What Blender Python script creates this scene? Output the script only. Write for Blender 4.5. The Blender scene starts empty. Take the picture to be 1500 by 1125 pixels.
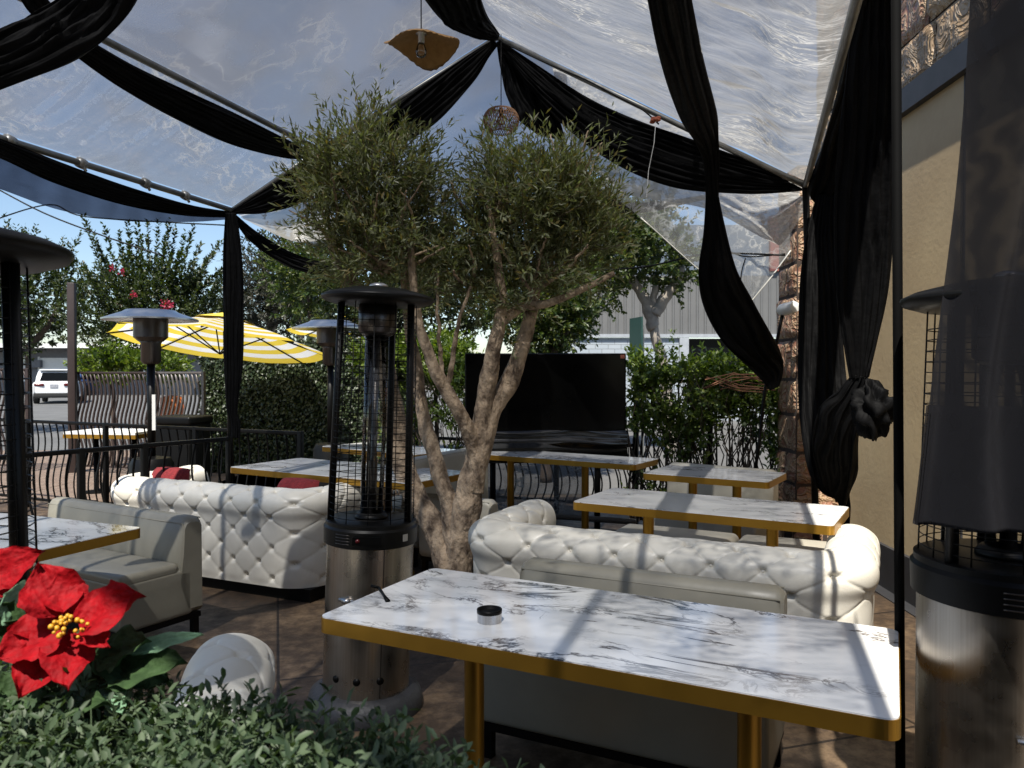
import bpy, math, random
import numpy as np
from mathutils import Vector, Matrix, noise as mnoise

random.seed(7); RNG = np.random.default_rng(7)
SC = bpy.context.scene
COL = SC.collection
PI = math.pi
def R(a): return math.radians(a)

# ------------------------------------------------------------------ camera, light
F = 1127.0; HOR = 546.0; EYE = 1.5
PITCH = math.atan((HOR - 562.5) / F)
cam_d = bpy.data.cameras.new('camera'); cam = bpy.data.objects.new('camera', cam_d); COL.objects.link(cam)
cam.location = (0, 0, EYE); cam.rotation_euler = (PI/2 + PITCH, 0, 0)
cam_d.sensor_width = 36; cam_d.lens = F/1500*36; cam_d.clip_start = 0.05; cam_d.clip_end = 2000
cam_d.dof.use_dof = True; cam_d.dof.focus_distance = 3.2; cam_d.dof.aperture_fstop = 9
SC.camera = cam

SUN = Vector((-0.155, -0.61, 1.0)).normalized()
w = bpy.data.worlds.new('World'); SC.world = w; w.use_nodes = True
nt = w.node_tree; nt.nodes.clear()
sky = nt.nodes.new('ShaderNodeTexSky'); sky.sky_type = 'NISHITA'; sky.sun_disc = False
sky.sun_elevation = math.asin(SUN.z); sky.sun_rotation = math.atan2(SUN.x, SUN.y)
sky.air_density = 1.0; sky.dust_density = 0.6; sky.ozone_density = 2.0
bg = nt.nodes.new('ShaderNodeBackground'); bg.inputs[1].default_value = 0.082
wo = nt.nodes.new('ShaderNodeOutputWorld')
nt.links.new(sky.outputs[0], bg.inputs[0]); nt.links.new(bg.outputs[0], wo.inputs[0])
sl = bpy.data.lights.new('sun', 'SUN'); so = bpy.data.objects.new('sun', sl); COL.objects.link(so)
sl.energy = 4.2; sl.angle = R(0.53); sl.color = (1, 0.95, 0.86)
so.rotation_euler = SUN.to_track_quat('Z', 'Y').to_euler()
so.location = (3, -3, 12)
SC.view_settings.view_transform = 'Standard'; SC.view_settings.look = 'None'
SC.view_settings.exposure = 1.05; SC.view_settings.gamma = 1; SC.view_settings.use_curve_mapping = False
SC.cycles.transparent_max_bounces = 24; SC.cycles.max_bounces = 8
SC.cycles.caustics_reflective = False; SC.cycles.caustics_refractive = False

_ct, _st = math.cos(PITCH), math.sin(PITCH)
def P(px, py, d):
    """point of the photograph at a measured distance d in front of the camera"""
    dx = (px-750)/F; dz = (562.5-py)/F
    y = _ct - _st*dz; z = _st + _ct*dz
    return Vector((dx/y*d, d, EYE + z/y*d))

# ------------------------------------------------------------------ materials
def newmat(name):
    m = bpy.data.materials.new(name); m.use_nodes = True
    nt = m.node_tree; nt.nodes.clear()
    out = nt.nodes.new('ShaderNodeOutputMaterial')
    return m, nt, out
def N(nt, typ, **kw):
    n = nt.nodes.new(typ)
    for k, v in kw.items():
        if k.startswith('i_'): n.inputs[k[2:].replace('_', ' ')].default_value = v
        else: setattr(n, k, v)
    return n
def L(nt, a, b): nt.links.new(a, b)
def ramp(nt, fac, stops):
    r = nt.nodes.new('ShaderNodeValToRGB'); els = r.color_ramp.elements
    while len(els) < len(stops): els.new(0.5)
    for e, (p, c) in zip(els, stops):
        e.position = p; e.color = (c[0], c[1], c[2], 1) if len(c) == 3 else c
    L(nt, fac, r.inputs[0]); return r
def g(v): return (v, v, v)
def coords(nt, scale=(1, 1, 1), rot=(0, 0, 0), kind='Object', rand=False):
    tc = N(nt, 'ShaderNodeTexCoord'); mp = N(nt, 'ShaderNodeMapping')
    mp.inputs['Scale'].default_value = scale; mp.inputs['Rotation'].default_value = rot
    L(nt, tc.outputs[kind], mp.inputs[0])
    if rand:
        oi = N(nt, 'ShaderNodeObjectInfo'); mu = N(nt, 'ShaderNodeMath', operation='MULTIPLY'); mu.inputs[1].default_value = 37.0
        L(nt, oi.outputs['Random'], mu.inputs[0]); L(nt, mu.outputs[0], mp.inputs['Location'])
    return mp.outputs[0]
def mat(name, c1, c2=None, rough=0.5, metal=0.0, scale=6, bump=0.0, bscale=40, spec=0.5, vscale=(1, 1, 1), rrange=0.0, coat=0.0, bdist=0.01):
    m, nt, out = newmat(name)
    b = N(nt, 'ShaderNodeBsdfPrincipled'); L(nt, b.outputs[0], out.inputs[0])
    b.inputs['Roughness'].default_value = rough; b.inputs['Metallic'].default_value = metal
    b.inputs['Specular IOR Level'].default_value = spec; b.inputs['Coat Weight'].default_value = coat
    co = coords(nt, vscale)
    if c2 is None: c2 = tuple(x*0.8 for x in c1)
    n = N(nt, 'ShaderNodeTexNoise', i_Scale=scale, i_Detail=6.0, i_Roughness=0.6); L(nt, co, n.inputs['Vector'])
    r = ramp(nt, n.outputs['Fac'], [(0.3, c2), (0.7, c1)]); L(nt, r.outputs[0], b.inputs['Base Color'])
    if rrange:
        rr = ramp(nt, n.outputs['Fac'], [(0.3, g(min(1, rough+rrange))), (0.7, g(max(0.02, rough-rrange)))]); L(nt, rr.outputs[0], b.inputs['Roughness'])
    if bump:
        n2 = N(nt, 'ShaderNodeTexNoise', i_Scale=bscale, i_Detail=5.0); L(nt, co, n2.inputs['Vector'])
        bp = N(nt, 'ShaderNodeBump', i_Strength=bump, i_Distance=bdist); L(nt, n2.outputs['Fac'], bp.inputs['Height']); L(nt, bp.outputs[0], b.inputs['Normal'])
    return m
def leafmat(name, cols, trans=0.3, rough=0.45):
    m, nt, out = newmat(name)
    ge = N(nt, 'ShaderNodeNewGeometry')
    n = len(cols)
    r = ramp(nt, ge.outputs['Random Per Island'], [(i/(n-1), c) for i, c in enumerate(cols)])
    b = N(nt, 'ShaderNodeBsdfPrincipled', i_Roughness=rough); L(nt, r.outputs[0], b.inputs['Base Color'])
    t = N(nt, 'ShaderNodeBsdfTranslucent'); mx = N(nt, 'ShaderNodeMixRGB', blend_type='MULTIPLY'); mx.inputs[0].default_value = 1
    mx.inputs[2].default_value = (1.7, 1.9, 0.7, 1); L(nt, r.outputs[0], mx.inputs[1]); L(nt, mx.outputs[0], t.inputs[0])
    ms = N(nt, 'ShaderNodeMixShader'); ms.inputs[0].default_value = trans
    L(nt, b.outputs[0], ms.inputs[1]); L(nt, t.outputs[0], ms.inputs[2]); L(nt, ms.outputs[0], out.inputs[0])
    return m

M = {}
def black_cloth(name, sheer):
    m, nt, out = newmat(name)
    b = N(nt, 'ShaderNodeBsdfPrincipled', i_Roughness=0.62); b.inputs['Base Color'].default_value = (0.0032, 0.0032, 0.0035, 1)
    b.inputs['Specular IOR Level'].default_value = 0.07
    co = coords(nt, (1, 1, 1)); n = N(nt, 'ShaderNodeTexNoise', i_Scale=14.0, i_Detail=4.0); L(nt, co, n.inputs['Vector'])
    bp = N(nt, 'ShaderNodeBump', i_Strength=0.35, i_Distance=0.02); L(nt, n.outputs['Fac'], bp.inputs['Height']); L(nt, bp.outputs[0], b.inputs['Normal'])
    if sheer:
        t = N(nt, 'ShaderNodeBsdfTransparent'); t.inputs[0].default_value = (0.82, 0.82, 0.9, 1)
        ms = N(nt, 'ShaderNodeMixShader')
        n2 = N(nt, 'ShaderNodeTexNoise', i_Scale=5.0, i_Detail=2.0); L(nt, co, n2.inputs['Vector'])
        r = ramp(nt, n2.outputs['Fac'], [(0.3, g(1-sheer-0.06)), (0.7, g(1-sheer+0.06))])
        L(nt, r.outputs[0], ms.inputs[0]); L(nt, t.outputs[0], ms.inputs[1]); L(nt, b.outputs[0], ms.inputs[2]); L(nt, ms.outputs[0], out.inputs[0])
    else: L(nt, b.outputs[0], out.inputs[0])
    return m
M['cloth'] = black_cloth('black_drape_cloth', 0)
M['sheer'] = black_cloth('sheer_black_cloth', 0.42)
def netting():
    m, nt, out = newmat('black_mesh_netting')
    b = N(nt, 'ShaderNodeBsdfPrincipled', i_Roughness=0.8); b.inputs['Base Color'].default_value = (0.009, 0.009, 0.011, 1); b.inputs['Specular IOR Level'].default_value = 0.1
    t = N(nt, 'ShaderNodeBsdfTransparent'); t.inputs[0].default_value = (0.8, 0.8, 0.83, 1)
    wv = N(nt, 'ShaderNodeTexWave', i_Scale=9.0, i_Distortion=9.0, i_Detail=2.0); wv.inputs['Detail Scale'].default_value = 0.7; L(nt, coords(nt, (1, 1, 1.3)), wv.inputs['Vector'])
    r = ramp(nt, wv.outputs['Fac'], [(0.0, g(0.975)), (1.0, g(0.90))])
    ms = N(nt, 'ShaderNodeMixShader'); L(nt, r.outputs[0], ms.inputs[0]); L(nt, t.outputs[0], ms.inputs[1]); L(nt, b.outputs[0], ms.inputs[2]); L(nt, ms.outputs[0], out.inputs[0])
    return m
M['mesh_cloth'] = netting()

def plastic(name, clear, haze_col, wr, vs, gloss=0.16, crumple_glint=0.55):
    m, nt, out = newmat(name)
    co = coords(nt, vs)
    n = N(nt, 'ShaderNodeTexNoise', i_Scale=4.0, i_Detail=5.0, i_Roughness=0.5, i_Distortion=0.1); L(nt, co, n.inputs['Vector'])
    n2 = N(nt, 'ShaderNodeTexNoise', i_Scale=1.4, i_Detail=3.0); L(nt, coords(nt), n2.inputs['Vector'])
    t = N(nt, 'ShaderNodeBsdfTransparent'); t.inputs[0].default_value = (0.76, 0.78, 0.83, 1)
    tl = N(nt, 'ShaderNodeBsdfTranslucent'); tl.inputs[0].default_value = (*haze_col, 1)
    gl = N(nt, 'ShaderNodeBsdfGlossy', i_Roughness=0.15); gl.inputs[0].default_value = (0.9, 0.9, 0.9, 1)
    bp = N(nt, 'ShaderNodeBump', i_Strength=wr, i_Distance=0.02); L(nt, n.outputs['Fac'], bp.inputs['Height'])
    L(nt, bp.outputs[0], gl.inputs['Normal']); L(nt, bp.outputs[0], tl.inputs['Normal'])
    df = N(nt, 'ShaderNodeBsdfDiffuse'); df.inputs[0].default_value = (*haze_col, 1); L(nt, bp.outputs[0], df.inputs['Normal'])
    hz = N(nt, 'ShaderNodeMixShader'); hz.inputs[0].default_value = 0.4; L(nt, tl.outputs[0], hz.inputs[1]); L(nt, df.outputs[0], hz.inputs[2])
    mul = N(nt, 'ShaderNodeMath', operation='MULTIPLY'); L(nt, n.outputs['Fac'], mul.inputs[0]); L(nt, n2.outputs['Fac'], mul.inputs[1])
    n4 = N(nt, 'ShaderNodeTexNoise', i_Scale=9.0, i_Detail=4.0, i_Roughness=0.5, i_Distortion=0.3); L(nt, co, n4.inputs['Vector'])
    sb_ = N(nt, 'ShaderNodeMath', operation='SUBTRACT'); sb_.inputs[1].default_value = 0.5; L(nt, n4.outputs['Fac'], sb_.inputs[0])
    ab_ = N(nt, 'ShaderNodeMath', operation='ABSOLUTE'); L(nt, sb_.outputs[0], ab_.inputs[0])
    ridge = ramp(nt, ab_.outputs[0], [(0.0, g(1)), (0.025, g(0.35)), (0.06, g(0))])
    n5 = N(nt, 'ShaderNodeTexNoise', i_Scale=1.7, i_Detail=2.0); L(nt, coords(nt), n5.inputs['Vector'])
    pm = ramp(nt, n5.outputs['Fac'], [(0.5, g(0.05)), (0.64, g(1))])
    cm_ = N(nt, 'ShaderNodeMath', operation='MULTIPLY'); L(nt, ridge.outputs[0], cm_.inputs[0]); L(nt, pm.outputs[0], cm_.inputs[1])
    cm2 = N(nt, 'ShaderNodeMath', operation='MULTIPLY'); L(nt, cm_.outputs[0], cm2.inputs[0]); cm2.inputs[1].default_value = crumple_glint  # whitened creases, with sun glints on the film put into their colour
    cmix = N(nt, 'ShaderNodeMixRGB'); L(nt, cm2.outputs[0], cmix.inputs[0]); cmix.inputs[1].default_value = (*haze_col, 1); cmix.inputs[2].default_value = (0.9, 0.9, 0.88, 1)
    L(nt, cmix.outputs[0], tl.inputs[0]); L(nt, cmix.outputs[0], df.inputs[0])
    cr = ramp(nt, mul.outputs[0], [(0.14, g(clear+0.07)), (0.25, g(clear)), (0.36, g(clear-0.12))])
    m1 = N(nt, 'ShaderNodeMixShader'); cs = N(nt, 'ShaderNodeMath', operation='SUBTRACT', use_clamp=True); L(nt, cr.outputs[0], cs.inputs[0]); L(nt, cm2.outputs[0], cs.inputs[1]); L(nt, cs.outputs[0], m1.inputs[0]); L(nt, hz.outputs[0], m1.inputs[1]); L(nt, t.outputs[0], m1.inputs[2])
    fr = N(nt, 'ShaderNodeFresnel', i_IOR=1.3); L(nt, bp.outputs[0], fr.inputs['Normal'])
    fm = N(nt, 'ShaderNodeMath', operation='MULTIPLY'); fm.inputs[1].default_value = gloss; L(nt, fr.outputs[0], fm.inputs[0])
    m2 = N(nt, 'ShaderNodeMixShader'); L(nt, fm.outputs[0], m2.inputs[0]); L(nt, m1.outputs[0], m2.inputs[1]); L(nt, gl.outputs[0], m2.inputs[2])
    L(nt, m2.outputs[0], out.inputs[0]); return m
M['film_smooth'] = plastic('clear_roof_film', 0.36, (0.185, 0.18, 0.18), 0.15, (0.5, 0.5, 0.5), crumple_glint=0.12)
M['film_wrinkled'] = plastic('wrinkled_roof_film', 0.31, (0.35, 0.345, 0.335), 1.5, (0.5, 3.4, 2.2), crumple_glint=0.5)
M['film_left'] = plastic('bluish_roof_film', 0.46, (0.21, 0.21, 0.21), 1.0, (1.3, 0.55, 0.9), crumple_glint=0.22)
M['film_grey'] = plastic('grey_wind_screen_film', 0.34, (0.10, 0.10, 0.10), 0.4, (1, 1, 1))
M['film_white'] = plastic('milky_sagging_film', 0.22, (0.52, 0.51, 0.485), 1.2, (0.8, 1.5, 2.5))
M['film_panel'] = plastic('hanging_clear_film', 0.66, (0.5, 0.5, 0.48), 0.5, (1, 1, 1))
M['tape'] = mat('film_edge_tape', (0.55, 0.54, 0.5), (0.3, 0.3, 0.28), rough=0.35)
M['pipe'] = mat('galvanised_pipe', (0.3, 0.3, 0.29), (0.14, 0.14, 0.13), rough=0.4, metal=0.7)
M['blackmetal'] = mat('black_painted_metal', (0.0035, 0.0035, 0.0035), (0.0020, 0.0020, 0.0020), rough=0.42, bump=0.05, spec=0.14)
M['matteblack'] = mat('matte_black_paint', (0.0030, 0.0030, 0.0030), (0.0020, 0.0020, 0.0020), rough=0.75, spec=0.06)
M['heaterblack'] = mat('heater_black_enamel', (0.0040, 0.0040, 0.0040), (0.0025, 0.0025, 0.0025), rough=0.4, bump=0.15, bscale=180, bdist=0.002, spec=0.2)
def steel(name, col, rough):
    m, nt, out = newmat(name)
    b = N(nt, 'ShaderNodeBsdfPrincipled', i_Metallic=1.0); L(nt, b.outputs[0], out.inputs[0])
    n = N(nt, 'ShaderNodeTexNoise', i_Scale=3.0, i_Detail=8.0); L(nt, coords(nt, (40, 40, 0.8)), n.inputs['Vector'])
    r = ramp(nt, n.outputs['Fac'], [(0.3, tuple(c*0.8 for c in col)), (0.7, col)]); L(nt, r.outputs[0], b.inputs['Base Color'])
    n2 = N(nt, 'ShaderNodeTexNoise', i_Scale=9.0, i_Detail=5.0); L(nt, coords(nt), n2.inputs['Vector'])
    r2 = ramp(nt, n2.outputs['Fac'], [(0.3, g(rough+0.1)), (0.7, g(rough-0.06))]); L(nt, r2.outputs[0], b.inputs['Roughness'])
    bp = N(nt, 'ShaderNodeBump', i_Strength=0.12, i_Distance=0.002); L(nt, n.outputs['Fac'], bp.inputs['Height']); L(nt, bp.outputs[0], b.inputs['Normal'])
    return m
M['steel'] = steel('brushed_stainless_steel', (0.40, 0.36, 0.31), 0.28)
M['hoodsteel'] = steel('spun_aluminium', (0.55, 0.55, 0.56), 0.3)
M['darksteel'] = steel('sooty_steel', (0.10, 0.09, 0.085), 0.35)
M['gold'] = mat('satin_gold_metal', (0.4250, 0.2295, 0.0298), (0.3570, 0.1870, 0.0255), rough=0.36, metal=0.75, scale=3)
M['rubber'] = mat('grey_plastic_base', (0.0350, 0.0364, 0.0406), (0.0210, 0.0210, 0.0238), rough=0.5, bump=0.3, bscale=60)
M['leather'] = mat('white_leather', (0.74, 0.705, 0.62), (0.62, 0.585, 0.505), rough=0.38, bump=0.22, bscale=120, scale=4, bdist=0.003)
M['cream'] = mat('cream_vinyl', (0.50, 0.47, 0.39), (0.42, 0.39, 0.32), rough=0.42, bump=0.25, bscale=9, scale=3, bdist=0.012)
M['greyvinyl'] = mat('grey_beige_vinyl', (0.2581, 0.2421, 0.1917), (0.2111, 0.1967, 0.1569), rough=0.4, bump=0.25, bscale=8, scale=3, bdist=0.012)
M['redfab'] = mat('red_woven_fabric', (0.2100, 0.0140, 0.0175), (0.1120, 0.0056, 0.0084), rough=0.9, bump=0.8, bscale=90, scale=40)
def marble():
    m, nt, out = newmat('white_marble_laminate')
    b = N(nt, 'ShaderNodeBsdfPrincipled', i_Roughness=0.1); L(nt, b.outputs[0], out.inputs[0]); b.inputs['Specular IOR Level'].default_value = 0.6
    co = coords(nt, (0.8, 1.6, 1), (0, 0, 0.25), rand=True)
    def vein(scale, width, detail, dist):
        n = N(nt, 'ShaderNodeTexNoise', i_Scale=scale, i_Detail=detail, i_Roughness=0.62, i_Distortion=dist); L(nt, co, n.inputs['Vector'])
        s = N(nt, 'ShaderNodeMath', operation='SUBTRACT'); s.inputs[1].default_value = 0.5; L(nt, n.outputs['Fac'], s.inputs[0])
        a = N(nt, 'ShaderNodeMath', operation='ABSOLUTE'); L(nt, s.outputs[0], a.inputs[0])
        return ramp(nt, a.outputs[0], [(0.0, g(1)), (width*0.35, g(0.75)), (width, g(0))]).outputs[0]
    v1 = vein(1.5, 0.015, 9, 0.7); v2 = vein(4.2, 0.022, 10, 1.2); v3 = vein(9.0, 0.05, 8, 1.5)
    def nfac(scale, lo, hi, off):
        c = N(nt, 'ShaderNodeVectorMath', operation='ADD'); c.inputs[1].default_value = (off, off*0.7, 0); L(nt, co, c.inputs[0])
        n = N(nt, 'ShaderNodeTexNoise', i_Scale=scale, i_Detail=2.0); L(nt, c.outputs[0], n.inputs['Vector'])
        return ramp(nt, n.outputs['Fac'], [(lo, g(0)), (hi, g(1))]).outputs[0]
    # broad band around the main vein where the small veins gather
    near = vein(1.5, 0.085, 3, 0.7)
    def mul(a, b_): 
        x = N(nt, 'ShaderNodeMath', operation='MULTIPLY'); L(nt, a, x.inputs[0]); L(nt, b_, x.inputs[1]); return x.outputs[0]
    def mx(a, b_):
        x = N(nt, 'ShaderNodeMath', operation='MAXIMUM'); L(nt, a, x.inputs[0]); L(nt, b_, x.inputs[1]); return x.outputs[0]
    msk = nfac(1.7, 0.42, 0.6, 5)
    tot = mx(mul(v1, nfac(2.2, 0.4, 0.55, 9)), mx(mul(mul(v2, near), msk), mul(mul(v3, near), nfac(3, 0.5, 0.62, 2))))
    base = N(nt, 'ShaderNodeTexNoise', i_Scale=2.2, i_Detail=4.0); L(nt, co, base.inputs['Vector'])
    br = ramp(nt, base.outputs['Fac'], [(0.3, (0.78, 0.775, 0.765)), (0.65, (0.86, 0.85, 0.825))])
    vc = ramp(nt, nfac(5, 0.4, 0.65, 3), [(0, (0.045, 0.042, 0.045)), (1, (0.10, 0.07, 0.055))])
    mix = N(nt, 'ShaderNodeMixRGB'); L(nt, tot, mix.inputs[0]); L(nt, br.outputs[0], mix.inputs[1]); L(nt, vc.outputs[0], mix.inputs[2])
    L(nt, mix.outputs[0], b.inputs['Base Color'])
    return m
M['marble'] = marble()
def floor_mat():
    m, nt, out = newmat('stamped_brown_concrete')
    b = N(nt, 'ShaderNodeBsdfPrincipled'); L(nt, b.outputs[0], out.inputs[0])
    co = coords(nt, (1, 1, 1), (0, 0, R(-17)))
    n = N(nt, 'ShaderNodeTexNoise', i_Scale=1.6, i_Detail=8.0, i_Roughness=0.65); L(nt, co, n.inputs['Vector'])
    n3 = N(nt, 'ShaderNodeTexNoise', i_Scale=11.0, i_Detail=8.0, i_Roughness=0.7); L(nt, co, n3.inputs['Vector'])
    mixn = N(nt, 'ShaderNodeMixRGB'); mixn.inputs[0].default_value = 0.45; L(nt, n.outputs['Fac'], mixn.inputs[1]); L(nt, n3.outputs['Fac'], mixn.inputs[2])
    r = ramp(nt, mixn.outputs[0], [(0.34, (0.015, 0.010, 0.006)), (0.50, (0.058, 0.037, 0.022)), (0.66, (0.20, 0.136, 0.08))])
    br = N(nt, 'ShaderNodeTexBrick', i_Scale=1.0); br.offset = 0.0
    br.inputs['Mortar Size'].default_value = 0.008; br.inputs['Brick Width'].default_value = 1.3; br.inputs['Row Height'].default_value = 1.3
    br.inputs['Color1'].default_value = (1, 1, 1, 1); br.inputs['Color2'].default_value = (0.85, 0.85, 0.85, 1); br.inputs['Mortar'].default_value = (0.15, 0.13, 0.12, 1)
    L(nt, co, br.inputs['Vector'])
    mu = N(nt, 'ShaderNodeMixRGB', blend_type='MULTIPLY'); mu.inputs[0].default_value = 1; L(nt, r.outputs[0], mu.inputs[1]); L(nt, br.outputs[0], mu.inputs[2])
    L(nt, mu.outputs[0], b.inputs['Base Color'])
    rr = ramp(nt, n3.outputs['Fac'], [(0.3, g(0.75)), (0.7, g(0.42))]); L(nt, rr.outputs[0], b.inputs['Roughness'])
    bp = N(nt, 'ShaderNodeBump', i_Strength=0.5, i_Distance=0.02); L(nt, mixn.outputs[0], bp.inputs['Height']); L(nt, bp.outputs[0], b.inputs['Normal'])
    return m
M['floor'] = floor_mat()
M['asphalt'] = mat('pale_asphalt', (0.1360, 0.1360, 0.1320), (0.0880, 0.0880, 0.0864), rough=0.9, bump=0.3, bscale=60, scale=0.8)
M['soil'] = mat('dry_soil', (0.13, 0.10, 0.075), (0.07, 0.055, 0.04), rough=0.95, bump=0.5, scale=1.5)
M['concrete'] = mat('pale_concrete', (0.1265, 0.1228, 0.1153), (0.0893, 0.0856, 0.0800), rough=0.85, bump=0.2, scale=1.2)
def pavers():
    m, nt, out = newmat('tan_brick_pavers')
    b = N(nt, 'ShaderNodeBsdfPrincipled', i_Roughness=0.85); L(nt, b.outputs[0], out.inputs[0])
    br = N(nt, 'ShaderNodeTexBrick', i_Scale=4.0); L(nt, coords(nt, (1, 1, 1), (0, 0, 0.5)), br.inputs['Vector'])
    br.inputs['Color1'].default_value = (0.17, 0.115, 0.085, 1); br.inputs['Color2'].default_value = (0.22, 0.16, 0.12, 1); br.inputs['Mortar'].default_value = (0.08, 0.07, 0.06, 1)
    L(nt, br.outputs[0], b.inputs['Base Color']); return m
M['pavers'] = pavers()
M['stucco'] = mat('beige_stucco', (0.5600, 0.4350, 0.2537), (0.4256, 0.3164, 0.1829), rough=0.85, bump=0.14, bscale=30, scale=1.1)
M['fascia'] = mat('dark_fascia_board', (0.035, 0.035, 0.038), (0.02, 0.02, 0.022), rough=0.6)
M['mortar'] = mat('dark_stone_mortar', (0.05, 0.035, 0.028), rough=0.95)
def stone(name, cols):
    m, nt, out = newmat(name)
    b = N(nt, 'ShaderNodeBsdfPrincipled', i_Roughness=0.5); L(nt, b.outputs[0], out.inputs[0])
    ge = N(nt, 'ShaderNodeNewGeometry')
    r = ramp(nt, ge.outputs['Random Per Island'], [(i/(len(cols)-1), c) for i, c in enumerate(cols)])
    n = N(nt, 'ShaderNodeTexNoise', i_Scale=5.0, i_Detail=3.0, i_Distortion=2.2, i_Roughness=0.5); L(nt, coords(nt), n.inputs['Vector'])
    s = N(nt, 'ShaderNodeMath', operation='SUBTRACT'); s.inputs[1].default_value = 0.5; L(nt, n.outputs['Fac'], s.inputs[0])
    a = N(nt, 'ShaderNodeMath', operation='ABSOLUTE'); L(nt, s.outputs[0], a.inputs[0])
    rr = ramp(nt, a.outputs[0], [(0.0, g(1)), (0.035, g(0.45)), (0.15, g(0))])
    mu = N(nt, 'ShaderNodeMixRGB', blend_type='MIX'); L(nt, rr.outputs[0], mu.inputs[0]); L(nt, r.outputs[0], mu.inputs[1]); mu.inputs[2].default_value = (0.50, 0.36, 0.22, 1)  # pale ridge lines put the lit swirl highlights into the colour
    L(nt, mu.outputs[0], b.inputs['Base Color'])
    bp = N(nt, 'ShaderNodeBump', i_Strength=0.9, i_Distance=0.03); L(nt, rr.outputs[0], bp.inputs['Height']); L(nt, bp.outputs[0], b.inputs['Normal'])
    return m
M['stone'] = stone('rippled_brown_stone', [(0.20, 0.085, 0.055), (0.25, 0.16, 0.08), (0.16, 0.10, 0.065), (0.27, 0.19, 0.10), (0.22, 0.075, 0.05)])
M['stonered'] = stone('rippled_red_stone', [(0.20, 0.085, 0.05), (0.23, 0.10, 0.06), (0.17, 0.08, 0.05)])
def glassmat(name, tint, fac):
    m, nt, out = newmat(name)
    t = N(nt, 'ShaderNodeBsdfTransparent'); t.inputs[0].default_value = (*tint, 1)
    gl = N(nt, 'ShaderNodeBsdfGlossy', i_Roughness=0.03)
    fr = N(nt, 'ShaderNodeFresnel', i_IOR=1.5); ad = N(nt, 'ShaderNodeMath', operation='ADD'); ad.inputs[1].default_value = fac; L(nt, fr.outputs[0], ad.inputs[0])
    ms = N(nt, 'ShaderNodeMixShader'); L(nt, ad.outputs[0], ms.inputs[0]); L(nt, t.outputs[0], ms.inputs[1]); L(nt, gl.outputs[0], ms.inputs[2]); L(nt, ms.outputs[0], out.inputs[0])
    return m
M['glass'] = glassmat('clear_tube_glass', (0.93, 0.94, 0.93), 0.02)
M['darkglass'] = mat('dark_glass', (0.004, 0.005, 0.006), rough=0.08, spec=0.06)
M['screen'] = mat('black_screen', (0.003, 0.003, 0.003), (0.002, 0.002, 0.002), rough=0.1, spec=0.08)
M['blackfilm'] = mat('black_plastic_wrap', (0.006, 0.006, 0.006), rough=0.12, spec=0.7)
M['bark'] = mat('pale_olive_bark', (0.42, 0.315, 0.215), (0.10, 0.068, 0.045), rough=0.9, bump=1.0, bscale=22, scale=13, vscale=(1, 1, 0.6), bdist=0.04)
for _n in M['bark'].node_tree.nodes:
    if _n.type == 'VALTORGB': _n.color_ramp.elements[0].position = 0.36; _n.color_ramp.elements[1].position = 0.58
M['darkbark'] = mat('dark_bark', (0.11, 0.08, 0.06), (0.05, 0.038, 0.03), rough=0.95, bump=0.6, bscale=12)
M['palebark'] = mat('pale_bark', (0.33, 0.29, 0.24), (0.15, 0.13, 0.11), rough=0.9, bump=0.6, bscale=8)
M['olive'] = leafmat('olive_leaves', [(0.0692, 0.0818, 0.0355), (0.1195, 0.1363, 0.0656), (0.1762, 0.1920, 0.1065), (0.2768, 0.2912, 0.2050), (0.0881, 0.0942, 0.0437), (0.2265, 0.1734, 0.0684)], trans=0.38)
M['myrtle'] = leafmat('myrtle_leaves', [(0.0104, 0.0192, 0.0056), (0.0232, 0.0376, 0.0096), (0.0432, 0.0608, 0.0128), (0.0176, 0.0288, 0.0072), (0.0632, 0.0752, 0.0112)])
M['ficus'] = leafmat('broad_green_leaves', [(0.0149, 0.0340, 0.0095), (0.0382, 0.0649, 0.0137), (0.0691, 0.0914, 0.0149), (0.0234, 0.0425, 0.0095), (0.1148, 0.1222, 0.0234)], trans=0.35)
M['lime'] = leafmat('lime_green_leaves', [(0.0400, 0.0720, 0.0120), (0.0880, 0.1360, 0.0160), (0.1360, 0.1760, 0.0160), (0.0480, 0.0800, 0.0120)], trans=0.35)
M['ivy'] = leafmat('dark_ivy_leaves', [(0.010, 0.020, 0.008), (0.022, 0.038, 0.014), (0.036, 0.054, 0.02), (0.06, 0.075, 0.03)], trans=0.15)
M['vineleaf'] = leafmat('vine_leaves', [(0.0390, 0.0715, 0.0156), (0.0780, 0.1235, 0.0234), (0.1300, 0.1820, 0.0325), (0.0520, 0.0845, 0.0182), (0.1950, 0.2210, 0.0455)], trans=0.3)
M['gum'] = leafmat('grey_green_leaves', [(0.0176, 0.0216, 0.0128), (0.0320, 0.0360, 0.0216), (0.0464, 0.0432, 0.0288), (0.0200, 0.0176, 0.0112)])
M['boxwood'] = leafmat('boxwood_leaves', [(0.0194, 0.0392, 0.0171), (0.0339, 0.0615, 0.0281), (0.0533, 0.0854, 0.0390), (0.0847, 0.1195, 0.0625), (0.0242, 0.0427, 0.0171)], trans=0.22, rough=0.58)
M['flower'] = leafmat('pink_blossom', [(0.2800, 0.0160, 0.0480), (0.4000, 0.0320, 0.0800)])
M['twig'] = mat('grey_twigs', (0.16, 0.12, 0.085), (0.08, 0.06, 0.045), rough=0.9)
M['redtwig'] = mat('reddish_dry_twigs', (0.28, 0.13, 0.07), (0.15, 0.07, 0.04), rough=0.9)
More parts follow.
